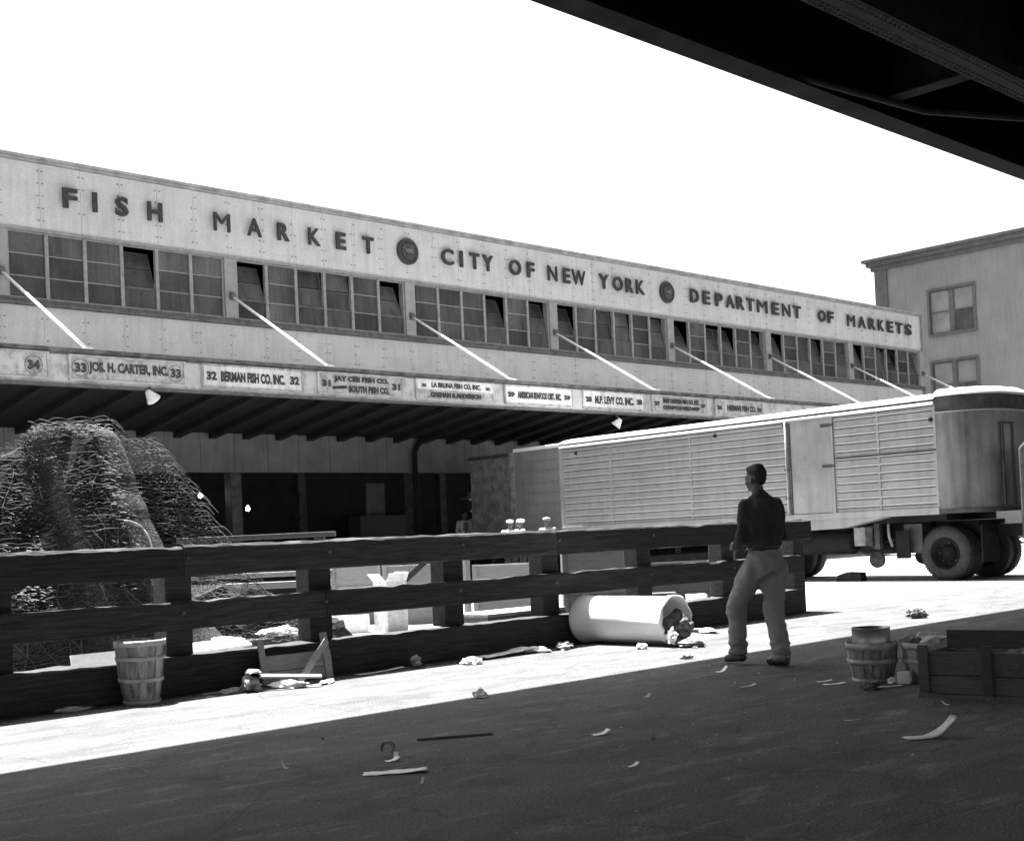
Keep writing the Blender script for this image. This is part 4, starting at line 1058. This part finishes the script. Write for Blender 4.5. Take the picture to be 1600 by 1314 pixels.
# ------------------------------------------------------------------ litter on the shaded street
LG = 'paper scraps on the shaded street'
def at(px, py):
    return px, py
scrap('bent_card', 'card', (6.66, 3.60, 0), .29, .10, -.70, .12, 'bent white card curling up on the street at lower right', 'card', seed=2, th=.004)
for i, (x, y, lx, ly, rz, c, m, l) in enumerate([
        (4.28, 5.42, .34, .10, -.70, .01, 'paper', 'large flat white paper near the bottom of the picture'),
        (4.50, 5.72, .08, .05, -.3, .02, 'paper', 'small paper just below the curled ring'),
        (5.80, 5.31, .10, .06, -.5, .03, 'paper', 'lone small white scrap in the middle of the shaded street'),
        (8.84, 6.67, .10, .06, -.5, .05, 'paper', 'white scrap just below the walking mans feet'),
        (8.11, 5.87, .12, .04, -.4, .02, 'paperg', 'narrow grey scrap below and right of the man'),
        (8.62, 5.52, .12, .04, -.6, .01, 'paper', 'narrow white strip left of the bushel baskets'),
        (8.50, 5.36, .17, .05, -.7, .01, 'paper', 'bright torn strip at the foot of the bushel basket'),
        (8.55, 4.92, .18, .03, -.8, .01, 'paper', 'thin white strip in front of the small carton'),
        (5.1, 4.45, .06, .03, -.2, .02, 'paper', 'tiny white scrap near the bottom edge, right of centre'),
        (7.3, 6.2, .08, .03, .2, .02, 'paperg', 'grey scrap left of the man on dark asphalt'),
        (7.0, 4.3, .1, .02, -.9, .01, 'paperg', 'grey sliver below the wooden crate'),
        (7.6, 3.9, .18, .02, -.8, .01, 'trash', 'dark flattened strip in front of the crate')]):
    scrap('paper_scrap', m, (x, y, 0), lx, ly, rz, c, l, 'paper scrap', LG, seed=i+3.3)
for k in range(26):
    x = R.uniform(4, 12); y = R.uniform(3.0, 7.2)
    scrap('paper_scrap', R.choice(['paperg', 'rag', 'paper', 'trash']), (x, y, 0), R.uniform(.02, .07), R.uniform(.012, .03), R.uniform(-3, 3), R.uniform(0, .04), 'small soiled flake of paper lying on the shaded street', 'paper scrap', 'small flakes on the shaded street', seed=60+k)
tag(MB().box(-.24, .24, -.018, .018, .0, .014).build('dark_stick', 'woodd', None, bevel=.003, loc=(5.26, 6.05, .002), rot=(0, 0, -.55)), 'dark flat stick lying on the shaded street', 'stick')
rp_ = [(4.61+.035*math.cos(a)*.72, 5.90-.035*math.cos(a)*.7, .045+.035*math.sin(a)) for a in [-.9+k*.33 for k in range(15)]]
tag(MB().tube(rp_, [.012]*12+[.010, .007, .004], 8).build('curled_ring', 'rag', None, True), 'small curled ring of peel standing on the street', 'scrap')
crumple('dark_rag', 'trash', (8.38, 4.98, 0), .075, .06, .035, 51, 'dark rag with pale edge in front of the bushel baskets', 'rag')
crumple('old_shoe', 'trash', (14.6, 7.98, 0), .14, .09, .07, 53, 'dark shoe shaped scrap on the sunlit pavement above the rags', 'scrap')
crumple('dark_scrap', 'rag', (9.62, 7.66, 0), .06, .05, .03, 55, 'dark scrap on the shadow edge left of the man', 'scrap')
crumple('paper_wad', 'paper', (6.68, 7.36, 0), .055, .05, .04, 57, 'white paper wad on the shadow edge below the fence', 'paper')
# fine grit and crumbs nobody could count
gr = MB()
for k in range(900):
    d = R.uniform(4, 16); a = R.uniform(-.5, 1.1)
    if k % 3: x = R.uniform(3, 16); y = R.uniform(2.4, 7.4)
    else: x = R.uniform(3.5, 15.5); y = 9.75+abs(R.gauss(0, .12))*-1
    s_ = R.uniform(.003, .009)*(1 if R.random() < .95 else 2.2)
    b = len(gr.v)
    h = [R.uniform(.6, 1.4) for _ in range(5)]
    gr.v += [(x-s_*h[0], y-s_*.6, 0), (x+s_*h[1], y-s_*.5, 0), (x+s_*.2, y+s_*h[2], 0), (x, y, s_*.7*h[3])]
    gr.f += [(b, b+1, b+3), (b+1, b+2, b+3), (b+2, b, b+3), (b, b+2, b+1)]
tag(gr.build('street_grit', 'rag'), kind='stuff', label='fine pale grit and crumbs scattered over the street', cat='grit')

# ------------------------------------------------------------------ people
def blob_mesh(parts, voxel, name, m, smooth_it=6, fold=None):
    """union of round cones and ellipsoids as one continuous surface"""
    bm = bmesh.new()
    for p in parts:
        if p[0] == 'c':
            _, a, ra, b, rb = p
            a = Vector(a); b = Vector(b); d = b-a; L_ = d.length
            q = d.to_track_quat('Z', 'Y') if L_ > 1e-6 else Euler((0, 0, 0)).to_quaternion()
            n = 16; prev = []; rings_ = []
            prof = []
            for k in range(1, 6): t = -PI/2 + k*(PI/2)/5; prof.append((ra*math.cos(t), ra*math.sin(t)))
            for k in range(0, 5): t = k*(PI/2)/5; prof.append((rb*math.cos(t), L_+rb*math.sin(t)))
            bot = bm.verts.new(a+q @ Vector((0, 0, -ra))); top = bm.verts.new(a+q @ Vector((0, 0, L_+rb)))
            for (r, z) in prof:
                rings_.append([bm.verts.new(a+q @ Vector((r*math.cos(2*PI*k/n), r*math.sin(2*PI*k/n), z))) for k in range(n)])
            for k in range(n):
                k2 = (k+1) % n
                bm.faces.new((bot, rings_[0][k2], rings_[0][k])); bm.faces.new((top, rings_[-1][k], rings_[-1][k2]))
                for i in range(len(rings_)-1): bm.faces.new((rings_[i][k], rings_[i][k2], rings_[i+1][k2], rings_[i+1][k]))
        else:
            _, c, s, rot = p
            mt_ = Matrix.Translation(c) @ Euler(rot).to_matrix().to_4x4() @ Matrix.Diagonal((s[0], s[1], s[2], 1))
            bmesh.ops.create_uvsphere(bm, u_segments=20, v_segments=12, radius=1, matrix=mt_)
    me = bpy.data.meshes.new(name); bm.to_mesh(me); bm.free()
    o = bpy.data.objects.new(name, me); COL.objects.link(o)
    md = o.modifiers.new('r', 'REMESH'); md.mode = 'VOXEL'; md.voxel_size = voxel
    ms = o.modifiers.new('s', 'SMOOTH'); ms.factor = .5; ms.iterations = smooth_it
    dg = bpy.context.evaluated_depsgraph_get(); dg.update()
    me2 = bpy.data.meshes.new_from_object(o.evaluated_get(dg))
    bpy.data.objects.remove(o)
    if fold:
        me2.update()
        nrm = [v.normal.copy() for v in me2.vertices]
        for v, n in zip(me2.vertices, nrm): v.co += n*fold(v.co)
    me2.polygons.foreach_set('use_smooth', [True]*len(me2.polygons))
    me2.materials.clear(); me2.materials.append(M[m])
    me2.name = name
    return me2

def hand_parts(w, d, up, s=1.0):
    """w wrist, d pointing direction, up back-of-hand normal; curled relaxed hand"""
    w = Vector(w); d = Vector(d).normalized(); up = Vector(up); up = (up-d*up.dot(d)).normalized(); sd_ = d.cross(up)
    out = [('c', w, .027*s, w+d*.05, .030*s)]
    for k in (-1.5, -.5, .5, 1.5): out.append(('c', w+d*.02, .016, w+d*.088+sd_*k*.019, .0135))
    for k, L_ in zip((-1.5, -.5, .5, 1.5), (.062, .078, .084, .074)):
        p = w+d*.09+sd_*k*.021
        p1 = p+(d*.85-up*.35)*L_*.45; p2 = p1+(d*.35-up*.9)*L_*.33; p3 = p2+(-d*.2-up*.95)*L_*.26
        out += [('c', p, .0105, p1, .0098), ('c', p1, .0098, p2, .009), ('c', p2, .009, p3, .008)]
    q = w+d*.03+sd_*.026; q1 = q+(d*.6+sd_*.7-up*.2)*.04; q2 = q1+(d*.8+sd_*.1-up*.5)*.032
    out += [('c', q, .014, q1, .012), ('c', q1, .012, q2, .010)]
    return out

def head_parts(c, yaw, s=1.0):
    """c centre of the head, facing +y turned by yaw"""
    E_ = Matrix.Translation(c) @ Matrix.Rotation(yaw, 4, 'Z')
    P = lambda x, y, z: E_ @ Vector((x*s, y*s, z*s))
    r = (0, 0, yaw)
    o = [('e', P(0, -.01, .035), (.074*s, .094*s, .085*s), r), ('e', P(0, .028, -.035), (.060*s, .066*s, .078*s), r), ('e', P(0, .045, -.085), (.036*s, .038*s, .028*s), r),
         ('c', P(0, .088, .0), .010*s, P(0, .108, -.030), .013*s), ('e', P(0, .088, -.062), (.022*s, .012*s, .008*s), r),
         ('e', P(0, .080, .022), (.048*s, .016*s, .010*s), r), ('e', P(.045, .055, -.03), (.02*s, .02*s, .02*s), r), ('e', P(-.045, .055, -.03), (.02*s, .02*s, .02*s), r)]
    for sx in (-1, 1):
        o += [('e', P(sx*.076, -.008, -.012), (.010*s, .020*s, .032*s), (0, 0, yaw+sx*.4)), ('e', P(sx*.030, .084, .002), (.013*s, .010*s, .009*s), r)]
    return o, P

def person_main():
    t = empty('person', (9.40, 6.70, 0), 0, 'man in dark long sleeved shirt and baggy grey trousers walking away beside the fence', 'person')
    hd = Vector((.289, .958, 0)); hd.normalize()
    t.rotation_euler = (0, 0, math.atan2(hd.y, hd.x)-PI/2)
    # joints, local: +y the way he walks, +x his right
    D = Vector((.085, -.065, 0))
    hipR, hipL = Vector((.09, -.02, .90))+D, Vector((-.09, .02, .91))+D
    kneR, kneL = Vector((.13, -.10, .49)), Vector((-.05, .20, .52))
    ankR, ankL = Vector((.11, -.21, .10)), Vector((-.045, .20, .14))
    shR, shL = Vector((.160, .0, 1.395))+D, Vector((-.158, .03, 1.40))+D
    elR, elL = Vector((.225, .02, 1.13))+D, Vector((-.215, .03, 1.13))+D
    wrR, wrL = Vector((.10, .22, 1.08))+D, Vector((-.17, .19, 1.05))+D
    neck = Vector((0, .03, 1.47))+D; head = Vector((-.01, .06, 1.645))+D; yaw = .26
    hp_, P = head_parts(head, yaw, .98)
    body = hp_ + [('c', neck, .06, head+Vector((0, -.015, -.06)), .052), ('c', Vector((0, .01, 1.0))+D, .10, Vector((0, .02, 1.32))+D, .10), ('c', Vector((-.1, .02, 1.38))+D, .055, Vector((.1, .02, 1.38))+D, .055),
                  ('c', hipR, .085, kneR, .055), ('c', kneR, .055, ankR, .035), ('c', hipL, .085, kneL, .055), ('c', kneL, .055, ankL, .035), ('e', Vector((0, 0, .95))+D, (.12, .09, .10), (0, 0, 0)),
                  ('c', shR, .05, elR, .042), ('c', elR, .042, wrR, .028), ('c', shL, .055, elL, .042), ('c', elL, .042, wrL, .028),
                  ('c', ankR, .035, ankR+Vector((0, .1, -.04)), .035), ('c', ankL, .035, ankL+Vector((0, .1, -.04)), .035)]
    body += hand_parts(wrR, (-.6, .75, .05), (.2, .3, 1)) + hand_parts(wrL, (.25, .9, .1), (-.9, .2, .3))
    link('body', blob_mesh(body, .0075, 'body', 'skin', 3), t)
    # hair: short, covering skull and nape
    E_ = P
    hair = [('e', E_(0, -.020, .055), (.075, .094, .070), (0, 0, yaw)), ('e', E_(0, -.052, .015), (.064, .056, .062), (0, 0, yaw)), ('e', E_(0, .030, .092), (.056, .056, .036), (0, 0, yaw)),
            ('e', E_(.012, -.02, .112), (.054, .064, .030), (0, 0, yaw)), ('e', E_(0, -.072, -.022), (.040, .022, .034), (0, 0, yaw))]
    link('hair', blob_mesh(hair, .008, 'hair', 'hair', 3, lambda c: .004*noise.noise(c*70)+.003*noise.noise(c*150)), t)
    # shirt: torso bloused over the belt, sleeves
    def sf(c):
        return .012*(1-abs(noise.noise(Vector((c.x*7+c.z*3, c.y*7, c.z*5))))*2.4)-.006+.009*math.sin(c.z*26+c.x*14+3*noise.noise(c*5))*max(0, 1-abs(c.z-1.12)/.3)
    sh = [('e', Vector((0, .01, 1.34))+D, (.205, .130, .17), (0, 0, 0)), ('e', Vector((0, .0, 1.22))+D, (.200, .138, .20), (0, 0, 0)), ('e', Vector((0, .0, 1.10))+D, (.185, .140, .13), (0, 0, 0)), ('e', Vector((0, -.04, 1.35))+D, (.175, .10, .14), (0, 0, 0)),
          ('c', Vector((-.16, .02, 1.42))+D, .062, Vector((.16, .01, 1.42))+D, .062), ('c', Vector((-.09, .02, 1.46))+D, .05, Vector((.09, .02, 1.46))+D, .05), ('c', Vector((0, .02, 1.44))+D, .075, Vector((0, .02, 1.50))+D, .062), ('c', Vector((-.13, .01, 1.425))+D, .06, Vector((0, .01, 1.495))+D, .06), ('c', Vector((.13, .0, 1.425))+D, .06, Vector((0, .01, 1.49))+D, .055),
          ('c', shR, .066, elR, .058), ('c', elR, .058, wrR+(elR-wrR)*.12, .040), ('c', shL, .066, elL, .058), ('c', elL, .058, wrL+(elL-wrL)*.12, .040)]
    link('shirt', blob_mesh(sh, .0085, 'shirt', 'shirt', 26, sf), t)
    link('collar', blob_mesh([('c', Vector(a_)+D, b_, Vector(c_)+D, d_) for a_, b_, c_, d_ in (((-.045, -.01, 1.505), .024, (.045, -.01, 1.505), .024), ((-.055, .0, 1.505), .022, (-.05, .08, 1.49), .016), ((.055, .0, 1.505), .022, (.05, .08, 1.49), .016))], .007, 'collar', 'shirt', 3), t)
    # trousers: baggy, breaking over the shoes, turned-up cuffs
    def tf(c):
        def ridge(p): return (1-abs(noise.noise(p))*2.2)
        hp = Vector((c.x*5, c.y*5, c.z*11+c.x*6))
        fr_ = .011*ridge(hp)*(.35+.65*max(0, 1-abs(c.z-.50)/.22)) + .009*ridge(Vector((c.x*7+3, c.y*7, c.z*16)))*max(0, 1-abs(c.z-.18)/.14)
        fr_ += .010*ridge(Vector((c.x*13, c.y*9, c.z*4-abs(c.x)*9)))*max(0, 1-abs(c.z-.80)/.2)
        return fr_*1.6-.012
    def tf_old(c):
        w = .012*noise.noise(Vector((c.x*8, c.y*8, c.z*5)))
        w += .013*math.sin(c.z*30+c.y*20+5*noise.noise(c*4))*(.45+.6*max(0, 1-abs(c.z-.5)/.25))
        w += .008*math.sin(c.z*60+c.x*15)*max(0, 1-abs(c.z-.17)/.12)
        return w
    tz = [('e', Vector((0, 0, .98))+D, (.168, .128, .10), (0, 0, 0)), ('e', Vector((0, -.03, .88))+D, (.178, .142, .13), (0, 0, 0)),
          ('c', hipR+Vector((0, -.01, -.04)), .118, kneR, .094), ('c', kneR, .094, ankR+Vector((0, 0, .03)), .088), ('c', hipL+Vector((0, 0, -.04)), .120, kneL, .098), ('c', kneL, .096, ankL+Vector((0, 0, .03)), .088),
          ('c', Vector((-.04, 0, .84))+D, .12, Vector((.04, 0, .84))+D, .12), ('c', Vector((0, -.01, .80))+D, .09, Vector((0, 0, .68))+D, .06)]
    link('trousers', blob_mesh(tz, .010, 'trousers', 'trouser', 6, tf), t)
    for a in (ankR, ankL):
        MB().lathe([(.070, -.03), (.080, -.03), (.082, .02), (.074, .024)], 24, Matrix.Translation(a+Vector((0, .005, -.02))), True).build('cuff', 'trouser', t, True)
    MB().lathe([(1, -.018), (1.03, -.018), (1.03, .018), (1, .018)], 32, Matrix.Translation(Vector((0, 0, 1.04))+D) @ Matrix.Diagonal((.160, .122, 1, 1)), True).build('belt', 'shoe', t, True)
    for a, ry in ((ankR, .0), (ankL, -.10)):
        z_ = .0 if a is ankR else .02
        s_ = [('c', (a.x, a.y-.05, .045+z_), .040, (a.x, a.y+.08, .042+z_), .042), ('c', (a.x, a.y+.08, .038+z_), .042, (a.x, a.y+.17, .034+z_*.3), .034), ('c', (a.x, a.y-.02, .06+z_), .04, (a.x, a.y, .10+z_), .042)]
        me = blob_mesh(s_, .007, 'shoe', 'shoe', 4)
        for v in me.vertices: v.co.z = max(v.co.z, .004+z_*.5)
        sh_ = link('shoe', me, t)
    return t
person_main()

def person_simple(x, y, z, rz, h, label, shirt, trous, cap, group=None, skin='skinl', lean=0):
    t = empty('person', (x, y, z), rz, label, 'person', group)
    k = h/1.75
    S = lambda a: tuple(c*k for c in a)
    hp_, P = head_parts(Vector(S((0, .05, 1.64))), 0, k)
    body = hp_+[('c', S((0, .01, 1.46)), .055*k, S((0, .035, 1.58)), .05*k), ('c', S((0, 0, 1.0)), .12*k, S((0, .01, 1.32)), .13*k), ('c', S((.09, 0, .9)), .08*k, S((.11, .02, .5)), .055*k), ('c', S((.11, .02, .5)), .05*k, S((.11, 0, .1)), .04*k),
                ('c', S((-.09, 0, .9)), .08*k, S((-.11, .03, .5)), .055*k), ('c', S((-.11, .03, .5)), .05*k, S((-.11, 0, .1)), .04*k)]
    for sx in (-1, 1):
        a, b, c = S((sx*.19, 0, 1.42)), S((sx*.25, -.02, 1.13)), S((sx*.2, .18, 1.0))
        body += [('c', a, .05*k, b, .04*k), ('c', b, .04*k, c, .028*k)] + hand_parts(c, (-sx*.2, .8, -.4), (sx*.8, .1, .5))
    link('body', blob_mesh(body, .011, 'body', skin, 3), t)
    sh = [('e', S((0, 0, 1.3)), (.175*k, .12*k, .2*k), (0, 0, 0)), ('e', S((0, 0, 1.1)), (.165*k, .125*k, .16*k), (0, 0, 0)), ('c', S((-.15, 0, 1.42)), .06*k, S((.15, 0, 1.42)), .06*k)]
    for sx in (-1, 1): sh += [('c', S((sx*.19, 0, 1.42)), .066*k, S((sx*.25, -.02, 1.13)), .056*k), ('c', S((sx*.25, -.02, 1.13)), .054*k, S((sx*.21, .14, 1.02)), .04*k)]
    link('shirt', blob_mesh(sh, .012, 'shirt', shirt, 5, lambda c: .008*noise.noise(c*9)), t)
    tz = [('e', S((0, 0, .95)), (.165*k, .125*k, .13*k), (0, 0, 0))]
    for sx in (-1, 1): tz += [('c', S((sx*.09, 0, .88)), .105*k, S((sx*.11, .02, .5)), .08*k), ('c', S((sx*.11, .02, .5)), .08*k, S((sx*.11, 0, .12)), .07*k)]
    link('trousers', blob_mesh(tz, .014, 'trousers', trous, 5, lambda c: .008*noise.noise(c*8)), t)
    for sx in (-1, 1): link('shoe', blob_mesh([('c', S((sx*.11, -.04, .045)), .04*k, S((sx*.11, .14, .035)), .036*k)], .012, 'shoe', 'shoe', 3), t)
    if cap:
        cp = [('e', P(0, -.012, .060), (.105*k, .122*k, .058*k), (0, 0, 0))]
        c_ = link('cap', blob_mesh(cp, .010, 'cap', cap, 3), t)
        MB().extrude([(.07*math.cos(a), .07+.085*math.sin(a)) for a in [k2*PI/10 for k2 in range(11)]], 'z', 1.66*k, 1.668*k).build('cap_peak', cap, t)
    else:
        link('hair', blob_mesh([('e', P(0, -.02, .05), (.080*k, .098*k, .078*k), (0, 0, 0)), ('e', P(0, -.05, .0), (.070*k, .060*k, .07*k), (0, 0, 0))], .011, 'hair', 'hair', 3), t)
    return t
person_simple(22.72, 23.62, 0, 2.35, 1.66, 'man in a white peaked cap facing left beyond the fence by the trailers', 'white', 'dtrouser', 'white')
person_simple(23.02, 23.48, 0, .9, 1.67, 'man in white shirt and light cap, seen from behind beyond the fence', 'white', 'dtrouser', 'white', skin='skin')
person_simple(23.2, 22.75, 0, 1.9, 1.68, 'man in a grey cap half hidden at the rear corner of the ribbed trailer', 'rag', 'dtrouser', 'rag', skin='skin')
person_simple(26.15, 29.2, .345, 2.9, 1.72, 'bareheaded worker standing left under the pendant lamp', 'fascia', 'dark', None)
person_simple(26.62, 29.3, .345, 3.6, 1.78, 'worker in grey apron standing right under the pendant lamp', 'trouser', 'dark', 'white')
